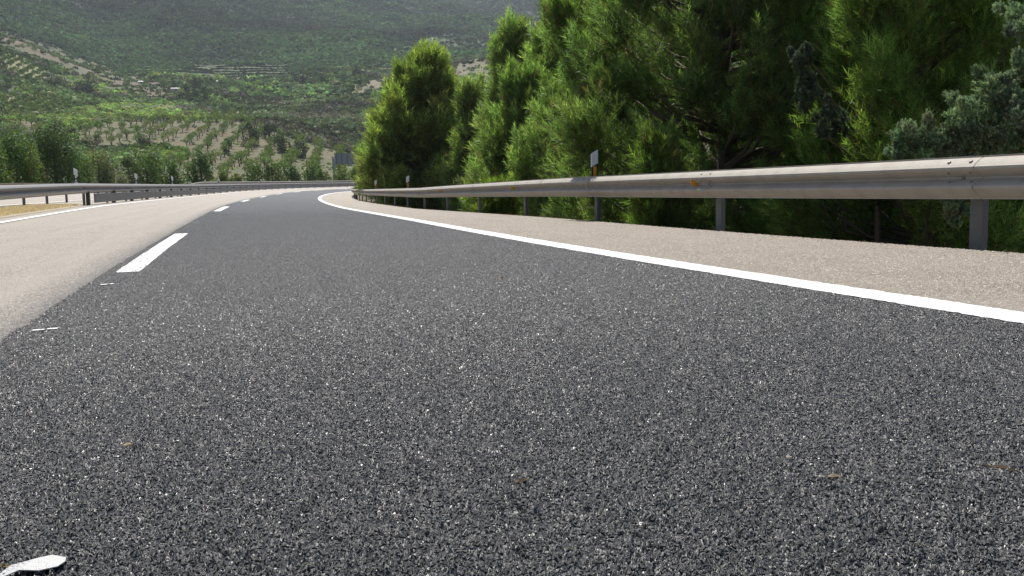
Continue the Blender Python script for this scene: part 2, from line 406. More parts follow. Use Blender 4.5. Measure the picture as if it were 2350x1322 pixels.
def road_st(x, y):
    out_s = np.zeros(x.shape); out_t = np.full(x.shape, 99.); out_d = np.full(x.shape, 1e9)
    i0 = np.arange(0, len(S_), 4); cx = X_[i0]; cy = Y_[i0]
    for a in range(0, len(x), 20000):
        d = (x[a:a+20000, None]-cx)**2+(y[a:a+20000, None]-cy)**2; j = d.argmin(1); k = i0[j]
        dx = x[a:a+20000]-X_[k]; dy = y[a:a+20000]-Y_[k]; h = H_[k]
        out_s[a:a+20000] = S_[k]+dx*np.sin(h)+dy*np.cos(h); out_t[a:a+20000] = dx*np.cos(h)-dy*np.sin(h); out_d[a:a+20000] = np.sqrt(d.min(1))
    return out_s, out_t, out_d
def ground_z(x, y, with_road=True):
    x = np.asarray(x, float); y = np.asarray(y, float); sh = x.shape; x = x.ravel(); y = y.ravel()
    r = np.hypot(x, y); b = np.arctan2(x, y); bb = np.clip(b, CB[0], CB[-1])
    fi = np.interp(bb, CB, np.arange(len(CB))); i = np.minimum(fi.astype(int), len(CB)-2); fx = smooth(fi-i)
    zi = np.zeros(len(x))
    left = np.clip((rad(2)-b)/rad(14), 0, 1)
    Rall = np.concatenate([RN, RR]); res = np.zeros((2, len(x)))
    for q in range(2):
        for c in range(len(CB)):
            mk = (i+q) == c
            if mk.any():
                zc0 = np.concatenate([ZL, ZZ[c]]); zc1 = np.concatenate([ZR, ZZ[c]])
                L = left[mk]; res[q, mk] = np.interp(r[mk], Rall, zc0)*L+np.interp(r[mk], Rall, zc1)*(1-L)
    z = res[0]*(1-fx)+res[1]*fx
    amp = np.interp(r, [0, 60, 200, 420, 900, 1400, 2500], [.1, .3, 1.2, 2.5, 10., 38., 75.])
    z += amp*fbm(x/95., y/95., 4, 3)*.55+amp*.35*fbm(x/330., y/330., 3, 9)
    back = np.abs(b) > rad(62)
    bw = np.clip((np.abs(b)-rad(50))/rad(40), 0, 1); z = z*(1-bw)+(-1.5+.02*r)*bw
    if with_road:
        mk = r < 420
        s, t, d = road_st(x[mk], y[mk]); inside = (s > -38) & (s < 326)
        zs = surf(s, np.clip(t, -17., 5.1))
        wr = np.clip((t-5.1)/9., 0, 1); wl = np.clip((-16.9-t)/22., 0, 1)
        zn = z[mk]
        edge = zs-.055-np.clip((t-5.2), 0, 9)*.33-np.clip((-17-t), 0, 9)*.03
        wt = np.where(t > 0, smooth(wr), smooth(wl))
        core = (t > -16.95) & (t < 5.15)
        z2 = np.where(core, zs-.35, edge*(1-wt)+zn*wt)
        z2 = np.where((t > -7.) & (t < -4.5) & (s < 32), zs-.03, z2)
        z[mk] = np.where(inside, z2, zn)
    return z.reshape(sh)

def inpoly(px, py, poly):
    c = np.zeros(px.shape, bool); n = len(poly)
    for i in range(n):
        x1, y1 = poly[i]; x2, y2 = poly[(i+1) % n]
        if y1 == y2: continue
        k = ((y1 > py) != (y2 > py)) & (px < (x2-x1)*(py-y1)/(y2-y1)+x1); c ^= k
    return c
# land parcels, each outlined where it lies on the hillside
SOIL = (.165, .145, .075); GREEN = (.085, .13, .035); BROWN = (.16, .13, .082); SCRUB = (.08, .10, .045)
PARCELS = [
    (3, BROWN, [(0, 60), (60, 90), (150, 118), (235, 150), (330, 172), (395, 200), (440, 230), (330, 228), (270, 200), (170, 170), (60, 130), (0, 110)]),
    (3, (.17, .13, .09), [(240, 165), (330, 178), (392, 212), (392, 230), (330, 225), (285, 200), (262, 190)]),
    (5, (.25, .25, .12), [(0, 115), (60, 132), (115, 165), (110, 198), (70, 190), (0, 160)]),
    (2, GREEN, [(110, 168), (230, 180), (330, 230), (240, 215), (130, 195)]),
    (5, (.27, .26, .125), [(0, 214), (120, 220), (172, 240), (160, 262), (0, 262)]),
    (2, (.11, .14, .04), [(0, 262), (300, 238), (420, 250), (560, 282), (240, 285), (0, 286)]),
    (1, SOIL, [(160, 300), (250, 283), (430, 278), (560, 279), (600, 300), (690, 325), (840, 352), (850, 412), (560, 412), (330, 412), (395, 380), (440, 345), (360, 330), (240, 338), (180, 325)]),
    (1, SOIL, [(40, 282), (95, 282), (92, 304), (50, 312)]),
    (1, SOIL, [(0, 330), (60, 320), (70, 340), (0, 350)]),
    (4, (.22, .18, .11), [(470, 257), (590, 254), (592, 266), (560, 272), (480, 270)]),
    (2, (.07, .14, .03), [(420, 232), (490, 230), (500, 244), (430, 246)]),
    (2, (.085, .13, .04), [(590, 235), (640, 232), (820, 180), (900, 168), (900, 190), (700, 215)]),
    (6, (.11, .14, .055), [(395, 168), (450, 148), (660, 150), (665, 175), (560, 190), (430, 188)]),
    (6, (.10, .14, .05), [(400, 190), (660, 176), (860, 178), (860, 232), (560, 236), (420, 226)]),
    (4, (.20, .17, .11), [(790, 158), (920, 155), (930, 166), (810, 170)]),
    (3, (.27, .22, .16), [(1040, 130), (1125, 120), (1145, 300), (1060, 250), (1040, 180)]),
    (3, (.24, .19, .14), [(830, 190), (890, 175), (900, 210), (800, 215)]),
    (2, (.09, .14, .06), [(900, 118), (1000, 80), (1110, 75), (1110, 120), (960, 140)]),
]
def classify(P):
    px, py, z = proj(P); r = np.hypot(P[:, 0], P[:, 1])
    jx = px+9*fbm(P[:, 0]/30., P[:, 1]/30., 3, 21)*np.clip(900/np.maximum(r, 1), .5, 2.5); jy = py+4*fbm(P[:, 0]/22., P[:, 1]/22., 3, 25)*np.clip(700/np.maximum(r, 1), .4, 2)
    cls = np.zeros(len(P), int); col = np.tile(np.array(SCRUB), (len(P), 1))
    col[r > 1050] = (.055, .080, .034)
    ok = (z > 1) & (r > 215)
    for c, cc, poly in PARCELS:
        k = inpoly(jx, jy, poly) & ok
        cls[k] = c; col[k] = cc
    gp = fbm(P[:, 0]/28., P[:, 1]/28., 4, 131)[:, None]; k = (cls == 1) | (cls == 3) | (cls == 4)
    col[k] = (col*(1-np.clip(gp*1.6+.15, 0, .75))+np.array([.10, .12, .045])*np.clip(gp*1.6+.15, 0, .75))[k]
    near = r <= 215
    col[near] = (.16, .13, .08)
    return cls, col

def make_terrain():
    bf = np.concatenate([np.arange(-180, -50, 4.), np.arange(-50, 50, .28), np.arange(50, 180.1, 4.)]); bf = np.radians(bf)
    rs = [1.5]
    while rs[-1] < 3200: rs.append(rs[-1]*1.0165+.12)
    rs = np.array(rs)
    bg_, rg = np.meshgrid(bf, rs); x = rg*np.sin(bg_); y = rg*np.cos(bg_); z = ground_z(x, y)
    V = np.stack([x, y, z], -1).reshape(-1, 3); n, k = x.shape; idx = np.arange(n*k).reshape(n, k)
    f = np.stack([idx[:-1, :-1], idx[:-1, 1:], idx[1:, 1:], idx[1:, :-1]], -1).reshape(-1, 4)
    cls, col = classify(V)
    o = obj('terrain', mesh_np('terrain', V, f, col=col, smooth=True, mats=[M_GROUND])); tag(o, kind='structure')
make_terrain()

def ground_hit(px, py, rmin=60., rmax=2600.):
    """where the line of sight through a point of the photograph meets the ground"""
    rs = np.geomspace(rmin, rmax, 700); d = ray(px, py)
    P = np.array([0, 0, CAM_H])+rs[:, None]*d; g = ground_z(P[:, 0], P[:, 1]); k = np.argmax(P[:, 2] <= g)
    if not (P[:, 2] <= g).any(): k = len(rs)-1
    return np.array([P[k, 0], P[k, 1], g[k]])

# ------------------------------------------------------------------ vegetation builders
def unit(v): return v/(np.linalg.norm(v, axis=-1, keepdims=True)+1e-9)
def tris(P, N, size, rng, jit=.7, asp=1.):
    """a small triangle (leaf clump) at each P facing roughly N"""
    n = len(P); N = unit(N+jit*rng.normal(size=(n, 3))); a = unit(np.cross(N, rng.normal(size=(n, 3)))); b = np.cross(N, a)
    size = np.broadcast_to(size, n)[:, None]*(.6+.8*rng.random((n, 1)))
    V = np.stack([P+a*size, P-a*size*.6+b*size*.8*asp, P-a*size*.5-b*size*.8*asp], 1)
    return V.reshape(-1, 3)
def blob(rng, n, leaf, lump=.25):
    d = unit(rng.normal(size=(n, 3))); d[:, 2] = np.abs(d[:, 2])*1.0-.12; d = unit(d)
    q = rng.normal(size=(5, 3)); rr = 1+lump*np.sin((d@q.T)*2.2).mean(1)*1.6
    rr *= .78+.27*rng.random(n)
    P = d*rr[:, None]*np.array([1, 1, .85])
    return tris(P, d, leaf, rng, .45)
def tri_faces(n): return np.arange(n*3).reshape(-1, 3)
def varcol(base, n, rng, amt=.25, hue=.12):
    k = 1+amt*rng.normal(size=(n, 1)).clip(-2, 2); h = 1+hue*rng.normal(size=(n, 3)).clip(-2, 2)
    return np.clip(np.asarray(base)*k*h, .003, 1)

def scatter(name, P, size, base, mat, rng, ntri=22, leaf=.42, nvar=14, amt=.25, flat=1.):
    """stuff: many bushes nobody could count, as one mesh"""
    vs = [blob(rng, ntri, leaf) for _ in range(nvar)]; pick = rng.integers(0, nvar, len(P)); out = np.zeros((len(P), ntri*3, 3)); 
    ang = rng.random(len(P))*2*PI; c, s = np.cos(ang), np.sin(ang)
    for v in range(nvar):
        k = pick == v; B = vs[v]
        X = B[None, :, 0]*c[k, None]-B[None, :, 1]*s[k, None]; Y = B[None, :, 0]*s[k, None]+B[None, :, 1]*c[k, None]
        out[k] = np.stack([X, Y, np.broadcast_to(B[None, :, 2], X.shape)*flat], -1)*size[k, None, None]
    out += P[:, None, :]
    col = np.repeat(varcol(base, len(P), rng, amt, .1), ntri*3, 0)*(.85+.3*rng.random((len(P)*ntri, 1))).repeat(3, 0)
    return mesh_np(name, out.reshape(-1, 3), tri_faces(len(P)*ntri), col=col, mats=[mat])

rng = np.random.default_rng(11)
def spread(r0, r1, b0, b1, k, kmin):
    """jittered points over a sector, spacing growing with distance"""
    pts = []; r = r0
    while r < r1:
        sp = max(kmin, r/k); n = max(1, int(r*(b1-b0)/sp)); b = b0+(np.arange(n)+rng.random(n))*(b1-b0)/n
        rr = r+sp*(rng.random(n)-.5)*1.1; pts.append(np.stack([rr*np.sin(b), rr*np.cos(b)], 1)); r += sp
    return np.concatenate(pts)

def stuff_scrub():
    B0, B1 = rad(-36), rad(9)
    # the mountain
    q = spread(1000, 2700, B0, B1, 330, 2.); z = ground_z(q[:, 0], q[:, 1], False); P = np.c_[q, z]; cls, _ = classify(P); r = np.hypot(*q.T)
    dens = fbm(q[:, 0]/120, q[:, 1]/120, 4, 40)
    keep = ((cls == 0) & (dens > -.75)) | ((cls == 2) & (rng.random(len(q)) < .5)) | ((cls == 3) & (rng.random(len(q)) < .25))
    P = P[keep]; r = r[keep]; dens = dens[keep]
    size = r/330*(.62+.5*rng.random(len(P)))*(.9+.5*dens)
    big = fbm(P[:, 0]/260, P[:, 1]/200, 3, 210)[:, None]; mid = np.array([1.25, 1.14, 1.0])*np.where(big > 0, np.array([.064, .118, .05])*(1+.9*big), np.array([.064, .118, .05])*(1+.9*big*np.array([.5, 1, .6])))*(1+.5*dens[:, None])
    me = scatter('mountain_scrub', P, size, mid, M_SCRUB, rng, 18, .5, amt=.34, flat=.85)
    tag(obj('mountain_scrub', me), 'dense dark green scrub and woodland covering the far mountainside', 'scrub', kind='stuff')
    # the valley and the spurs
    q = spread(250, 1010, B0, B1, 250, 1.6); z = ground_z(q[:, 0], q[:, 1], False); P = np.c_[q, z]; cls, _ = classify(P); r = np.hypot(*q.T)
    px, py, _z = proj(P); dens = fbm(q[:, 0]/45, q[:, 1]/45, 4, 50); u = rng.random(len(q))
    prob = np.select([cls == 0, cls == 1, cls == 2, cls == 3, cls == 4, cls == 5, cls == 6], [np.where(dens > -.25, .8, .25), .035, .42, .11, .0, .0, .18])
    keep = u < prob; P = P[keep]; r = r[keep]; dens = dens[keep]; c = cls[keep]; pxk = px[keep]; pyk = py[keep]
    size = r/250*(.6+.75*rng.random(len(P)))*np.where(c == 2, .62, 1.)*np.where(c == 3, .7, 1)*np.where(c == 1, .5, 1.)
    base = np.where((c == 2)[:, None], [.115, .165, .055], [.07, .105, .045])*(1+.4*dens[:, None])
    grn = (fbm(P[:, 0]/70, P[:, 1]/70, 3, 77) > .12) & (c != 3); base = np.where(grn[:, None] & (c != 2)[:, None], np.array([.105, .16, .05]), base)
    drk = inpoly(pxk, pyk, [(560, 225), (840, 225), (860, 340), (700, 330), (560, 290)]); base = np.where(drk[:, None], [.072, .098, .05], base)
    pat = fbm(P[:, 0]/38, P[:, 1]/26, 3, 150)[:, None]; base = base*np.clip(1+.9*pat, .55, 1.7); gr = fbm(P[:, 0]/55, P[:, 1]/55, 3, 170)[:, None] > .22
    base = np.where(gr, base.mean(1, keepdims=True)*np.array([1.02, 1.12, .85]), base)
    me = scatter('valley_scrub', P, size, base*2.35*np.array([1.10, 1., .92]), M_SCRUB, rng, 26, .4, amt=.34)
    tag(obj('valley_scrub', me), 'mixed green bushes and scrub across the valley floor and spurs', 'scrub', kind='stuff')
    # contour hedges of the terraces and the orchard rows
    q = spread(420, 1150, B0, B1, 560, 1.0); z = ground_z(q[:, 0], q[:, 1], False); P = np.c_[q, z]; cls, _ = classify(P)
    row = np.mod(z/5.5+.25*fbm(q[:, 0]/60, q[:, 1]/60, 2, 5), 1.) < .28
    k1 = (cls == 6) & row
    h = rad(-14); u = q[:, 0]*math.cos(h)-q[:, 1]*math.sin(h); v_ = q[:, 0]*math.sin(h)+q[:, 1]*math.cos(h); k2 = ((cls == 5)) & (np.mod(u/5.5+.1*np.sin(v_/20), 1.) < .42) & (rng.random(len(q)) < .45)
    k3 = (cls == 4) & (np.mod(u/5.5, 1.) < .35) & (np.mod((q[:, 0]*math.sin(h)+q[:, 1]*math.cos(h))/11., 1.) < .4)
    keep = k1 | k2 | k3; P = P[keep]; r = np.hypot(P[:, 0], P[:, 1]); k1 = k1[keep]
    size = np.where(k1, 1.6, 1.5)*(.7+.6*rng.random(len(P))); base = np.where(k1[:, None], [.05, .085, .03], [.14, .20, .05])
    me = scatter('terrace_hedges', P, size, base, M_SCRUB, rng, 14, .5, amt=.2)
    tag(obj('terrace_hedges', me), 'rows of low green bushes along the terraced fields', 'hedges', kind='stuff')
stuff_scrub()

def lobed_crown(rng, H, R, z0, nl, ntri, leaf, base, shape='round', up=.5, lobe=.38, amt=.22):
    """crown of many leaf clumps gathered in uneven lobes"""
    V = []; C = []
    per = max(20, ntri//nl)
    for i in range(nl):
        u = rng.random(); ph = rng.random()*2*PI
        if shape == 'cone': pr = (1-u)**.75*.95+.08
        elif shape == 'pine': pr = math.sin(PI*min(1, (.22+.78*u)))**.6*(1-.35*u)+.1
        else: pr = math.sqrt(max(0., 1-(2*u-1)**2))*.85+.12
        rr = R*pr*math.sqrt(.25+.75*rng.random())*.8
        c = np.array([rr*math.cos(ph), rr*math.sin(ph), z0+(H-z0)*(.06+.86*u)])
        L = lobe*R*(.6+.7*rng.random()); d = unit(rng.normal(size=(per, 3))); ax = np.array([1, 1, 1.+up])
        P = c+d*L*ax*(.55+.45*rng.random((per, 1)))
        V.append(tris(P, d+np.array([0, 0, .25]), leaf, rng, .6, .8))
        k = varcol(base, 1, rng, amt, .08)
        C.append(np.repeat(k*(.8+.4*rng.random((per, 1))), 3, 0))
    return np.concatenate(V), np.concatenate(C)

def trunk_mb(rng, H, R, r0, nb=6, lean=.1):
    mb = MB(); l = rng.normal(size=2)*lean
    P = [np.array([l[0]*u*H*.3*u, l[1]*u*H*.3*u, u*H*.9]) for u in np.linspace(0, 1, 7)]; P[0] = P[0]-np.array([0, 0, .25])
    mb.tube(P, [r0*(1.15-.95*u) for u in np.linspace(0, 1, 7)], 7)
    for i in range(nb):
        u = .2+.65*(i+rng.random())/nb; ph = rng.random()*2*PI+i*2.4; b = np.array([l[0]*u*u*H*.3, l[1]*u*u*H*.3, u*H*.9])
        L = R*(.75-.3*u); d = np.array([math.cos(ph), math.sin(ph), .5]); e = b+d*L
        mb.tube([b, b+d*L*.5+np.array([0, 0, -.02*L]), e+np.array([0, 0, .15*L])], [r0*.45*(1.1-u), r0*.3*(1.1-u), r0*.1], 5)
    return mb

def simple_tree(name, P, H, R, base, label, cat='tree', group=None, shape='pine', nl=26, ntri=2600, leaf=.13, z0f=.08, seed=0, mat=None, r0=None, lobe=.38):
    rg = np.random.default_rng(seed+1000)
    e = empty(name, tuple(P)); tag(e, label, cat, group)
    trunk_mb(rg, H, R, r0 or .035*H, 6).build('trunk', M_BARK, e, True)
    V, C = lobed_crown(rg, H, R, z0f*H, nl, ntri, leaf, base, shape, lobe=lobe)
    obj('crown', mesh_np('crown', V, tri_faces(len(V)//3), col=C, mats=[mat or M_LEAF]), e)
    return e

# ------------------------------------------------------------------ almond orchard (individual trees sharing meshes)
def orchard():
    rg = np.random.default_rng(5); protos = []
    for v in range(7):
        H = 3.6+1.0*rg.random(); mb = MB(); fork = .8+.3*rg.random(); le = rg.normal(size=2)*.12
        mb.tube([(0, 0, -.2), (le[0]*.4, le[1]*.4, fork*.6), (le[0], le[1], fork)], [.17, .14, .12], 6); tips = []
        for i in range(5):
            ph = i*1.257+rg.random()*.6; L = 1.0+.5*rg.random(); e = np.array([le[0]+math.cos(ph)*L*.8, le[1]+math.sin(ph)*L*.8, fork+L*1.25])
            mb.tube([(le[0], le[1], fork), (le[0]+math.cos(ph)*L*.3, le[1]+math.sin(ph)*L*.3, fork+L*.6), e], [.085, .06, .025], 5); tips.append(e)
        tm = mb.mesh('trunk', M_BARK2, True); V = []; n = 34
        for e in tips+[np.array([0, 0, H*.8])]:
            d = unit(rg.normal(size=(n, 3))); V.append(tris(e+d*(.35+.6*rg.random((n, 1)))*np.array([1, 1, .8]), d, .2, rg, .8))
        V = np.concatenate(V); base = [(.125, .19, .05), (.11, .18, .055), (.16, .19, .07), (.10, .17, .045), (.14, .18, .07), (.13, .20, .05), (.11, .16, .05)][v]
        C = np.repeat(varcol(base, len(V)//3, rg, .2, .03), 3, 0)
        cm = mesh_np('crown', V, tri_faces(len(V)//3), col=C, mats=[M_LEAF]); protos.append((tm, cm))
    sp = 7.3; h = rad(-10); pts = []
    for i in range(-60, 60):
        for j in range(20, 80):
            u = i*sp+rg.normal()*.7; v = j*sp+rg.normal()*.7; x = u*math.cos(h)+v*math.sin(h); y = -u*math.sin(h)+v*math.cos(h); pts.append((x, y))
    pts = np.array(pts); z = ground_z(pts[:, 0], pts[:, 1], False); P = np.c_[pts, z]; cls, _ = classify(P)
    px, py, zz = proj(P); r = np.hypot(P[:, 0], P[:, 1])
    k = (cls == 1) & (px > -60) & (px < 900) & (r < 470) & (r > 225) & (rg.random(len(P)) < .93)
    P = P[k]; pl = px[k]; r = r[k]; o = np.argsort(r)[:290]
    for i in o:
        v = rg.integers(0, 7); s = .8+.35*rg.random()
        e = empty('almond_tree', tuple(P[i]), rg.random()*6.28); e.scale = (s, s, s*(.9+.2*rg.random()))
        tag(e, 'small almond tree with dark trunk on the pale soil of the hillside orchard', 'tree', 'almond trees planted in rows on the hillside orchard')
        obj('trunk', protos[v][0], e); obj('crown', protos[v][1], e)
orchard()

# ------------------------------------------------------------------ trees and bushes beyond the road, one by one: (x, base y, top y, width, range, colour, label)
PG = (.095, .155, .04); PD = (.065, .11, .033); OL = (.13, .16, .075); SV = (.23, .26, .18); YG = (.14, .19, .05)
def px_tree(name, px, ytop, wpx, r, base, label, cat='tree', shape='pine', seed=0, group=None, ybase=None, **kw):
    for q_ in range(60):                      # stand clear of the furthest barrier
        g = at(px, 400, r); t_ = road_st(np.array([g[0]]), np.array([g[1]]))[1][0]
        if t_ < -19.5: break
        r *= 1.03
    x, y = g[0], g[1]; z = float(ground_z(np.array([x]), np.array([y]))[0])
    top = at(px, ytop+(6 if px > 250 else 0), r)[2]; H = max(.8, top-z); R = wpx/F_PX*r/2*(1.05 if px < 300 else .92)
    area = H*R; n = int(np.clip(area*(F_PX/r)**2*1.1, 900, 14000)); leaf = .018*r**.62
    return simple_tree(name, (x, y, z), H, R, base, label, cat, group, shape, nl=int(np.clip(16+area*1.2, 16, 60)), ntri=n, leaf=max(.10, 2.5*r/F_PX), seed=seed, z0f=-.04, lobe=.46, **kw)
ROAD_TREES = [
    (-45, 330, 130, 72, PG, 'pine partly cut off by the left edge, behind the barrier', 'pine_tree'),
    (35, 322, 110, 78, PG, 'bright green pine at far left behind the low barrier', 'pine_tree'),
    (128, 306, 130, 80, PD, 'largest dark bushy pine on the left, beyond the carriageways', 'pine_tree'),
    (75, 350, 60, 70, YG, 'low yellow green pine in front of the dark bushy pines at left', 'pine_tree'),
    (180, 362, 60, 72, PG, 'small leafy shrub just left of the nearest left marker post', 'shrub'),
    (228, 350, 70, 95, OL, 'grey green bush right of the nearest left marker post', 'shrub'),
    (262, 378, 60, 84, SV, 'silvery grey shrub low behind the left barrier', 'shrub'),
    (298, 356, 48, 96, OL, 'dull green bush between the silvery shrub and the round pine', 'shrub'),
    (338, 343, 84, 84, PG, 'broad green pine behind the second left marker post', 'pine_tree'),
    (390, 368, 62, 84, PG, 'low green pine behind the third left marker post', 'pine_tree'),
    (463, 343, 66, 86, PD, 'round dark pine standing alone in front of the orchard', 'pine_tree'),
    (508, 374, 44, 90, YG, 'small light green pine right of the round dark pine', 'pine_tree'),
    (542, 392, 36, 90, YG, 'lowest yellowish bush behind the far barrier', 'shrub'),
    (585, 376, 58, 98, PG, 'mid green bush behind the fourth left marker post', 'shrub'),
    (625, 366, 48, 102, PG, 'darker upright pine left of the middle of the far bush row', 'pine_tree'),
    (668, 378, 52, 108, PD, 'dark green bush in the middle of the far bush row', 'shrub'),
    (706, 376, 56, 112, PG, 'green bush left of the overhead sign post', 'shrub'),
    (738, 386, 36, 120, YG, 'small yellow green bush beside the overhead sign post', 'shrub'),
    (786, 384, 46, 130, YG, 'light green bush right of the overhead sign post', 'shrub'),
    (822, 378, 60, 135, PG, 'green bush below the overhead sign beside the big pines', 'shrub'),
]
for i, (x, yt, wd, r, c, lab, nm) in enumerate(ROAD_TREES):
    px_tree(nm, x, yt, wd, r, c, lab, 'tree' if nm == 'pine_tree' else 'shrub', 'round' if x > 300 or nm == 'shrub' else 'pine', seed=i)
def hill_tree(px, ybase, hpx, wpx, base, label, name='oak_tree', seed=0, shape='round'):
    P = ground_hit(px, ybase, 200.); r = math.hypot(P[0], P[1]); H = hpx/F_PX*r; R = wpx/F_PX*r/2
    n = int(np.clip(hpx*wpx*.5, 250, 2500))
    simple_tree(name, P, H, R, base, label, 'tree' if 'tree' in name else 'shrub', None, shape, nl=14, ntri=n, leaf=max(.25, 2.2*r/F_PX), seed=seed+300, z0f=.02)
OK_ = (.055, .075, .035)
HILL = [(150, 312, 24, 60, OK_, 'dark bush at the left end of the orchard hill'),
    (575, 335, 45, 62, OK_, 'large dark oak at the right end of the bare orchard soil'),
    (520, 352, 36, 22, OK_, 'narrow dark shrub standing alone on the orchard soil'),
    (652, 350, 42, 46, OK_, 'dark rounded oak above the far bush row'),
    (690, 362, 34, 42, (.05, .066, .035), 'grey green oak right of the dark rounded oak'),
    (620, 318, 34, 40, OK_, 'dark oak behind the large oak at the orchard edge'),
    (446, 226, 40, 50, OK_, 'tall dark round oak beside the white roofed hut in the valley'),
    (476, 232, 34, 26, (.06, .09, .03), 'mid green tree right of the tall dark oak in the valley'),
    (130, 205, 26, 40, OK_, 'left dark tree of the clump under the left orchard slope'),
    (195, 218, 30, 62, (.045, .055, .035), 'broad dark tree right of the clump under the left orchard slope'),
    (420, 235, 20, 44, (.05, .07, .03), 'low dark bush below the white roofed hut'),
    (545, 243, 22, 36, (.055, .085, .03), 'green tree left of the small dotted field'),
    (690, 196, 22, 30, OK_, 'left dark tree on the terraces in mid valley'),
    (735, 196, 20, 24, OK_, 'right dark tree on the terraces in mid valley'),
    (820, 178, 22, 26, OK_, 'dark tree at the left end of the pale upper field'),
    (40, 345, 45, 70, (.10, .12, .075), 'grey olive tree at far left below the orchard'),
    (225, 345, 26, 44, (.12, .13, .09), 'pale olive bush left of the orchard soil'),
    (330, 338, 24, 50, (.05, .07, .03), 'dark low bush at the front of the orchard soil')]
for i, (x, yb, hp, wp, c, lab) in enumerate(HILL):
    hill_tree(x, yb, hp, wp, c, lab, 'oak_tree' if 'oak' in lab or 'dark tree' in lab else ('olive_tree' if 'olive tree' in lab else ('tree' if 'tree' in lab else 'shrub')), i)

# roadside ground cover beyond the far barrier
def verge():
    q = spread(55, 250, rad(-36), rad(-4), 110, .9); s, t, d = road_st(q[:, 0], q[:, 1]); k = (t < -19.5) & (rng.random(len(q)) < .5)
    q = q[k]; z = ground_z(q[:, 0], q[:, 1]); r = np.hypot(*q.T); dens = fbm(q[:, 0]/12, q[:, 1]/12, 3, 60)
    P = np.c_[q, z]; size = (.35+.55*rng.random(len(P)))*(1+.4*dens); base = np.where((dens > 0)[:, None], [.10, .15, .045], [.15, .165, .07])
    me = scatter('verge_shrubs', P, size, base, M_LEAF, rng, 60, .22, amt=.25)
    tag(obj('verge_shrubs', me), 'low mixed weeds and shrubs on the verge beyond the far barrier', 'weeds', kind='stuff')
verge()

# ------------------------------------------------------------------ near pines with needles
def pine_needles(rng, plumes, per, K, nl, nw, base, tip=.5):
    """plumes: list of (centre, axis, length, radius). Every shoot carries K needles."""
    V = []; C = []
    for c, ax, L, Rr in plumes:
        ax = ax/np.linalg.norm(ax); n = int(per*.72*(.7+.6*rng.random()))
        d = unit(rng.normal(size=(n, 3))); ra = (.35+.65*rng.random((n, 1))**.6)
        along = (d@ax)[:, None]; perp = d-along*ax; taper = 1-.35*np.clip(along, 0, 1)
        P = c+ax*along*ra*L+perp*ra*Rr*taper
        sh = unit(ax*.9+d*.75+np.array([0, 0, .45])+rng.normal(size=(n, 3))*.38)      # shoot direction
        slen = nl*(1.0+.9*rng.random((n, 1)))
        a = unit(np.cross(sh, rng.normal(size=(n, 3)))); b = np.cross(sh, a)
        k = np.arange(K); ph = k*2.4+rng.random((n, 1))*6.28; u = (k+.5)/K
        rad_ = a[:, None]*np.cos(ph)[..., None]+b[:, None]*np.sin(ph)[..., None]
        root = P[:, None]+sh[:, None]*(slen[:, None]*u[None, :, None])
        spd = (.95-.55*u)[None, :, None]
        nd = unit(sh[:, None]*.85+rad_*spd+rng.normal(size=(n, K, 3))*.1)
        ln = nl*(.7+.5*rng.random((n, K, 1)))
        w_ = unit(np.cross(nd, rng.normal(size=(n, K, 3))))*nw
        T = np.stack([root-w_, root+w_, root+nd*ln], 2).reshape(-1, 3)
        V.append(T); pc = varcol(base, 1, rng, .2, .05)
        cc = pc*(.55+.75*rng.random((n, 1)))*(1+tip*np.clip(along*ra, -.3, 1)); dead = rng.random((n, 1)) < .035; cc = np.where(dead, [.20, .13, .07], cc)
        C.append(np.repeat(np.repeat(cc, K, 0)*(.6+.8*rng.random((n*K, 1))), 3, 0))
    return np.concatenate(V), np.clip(np.concatenate(C), .003, .6)

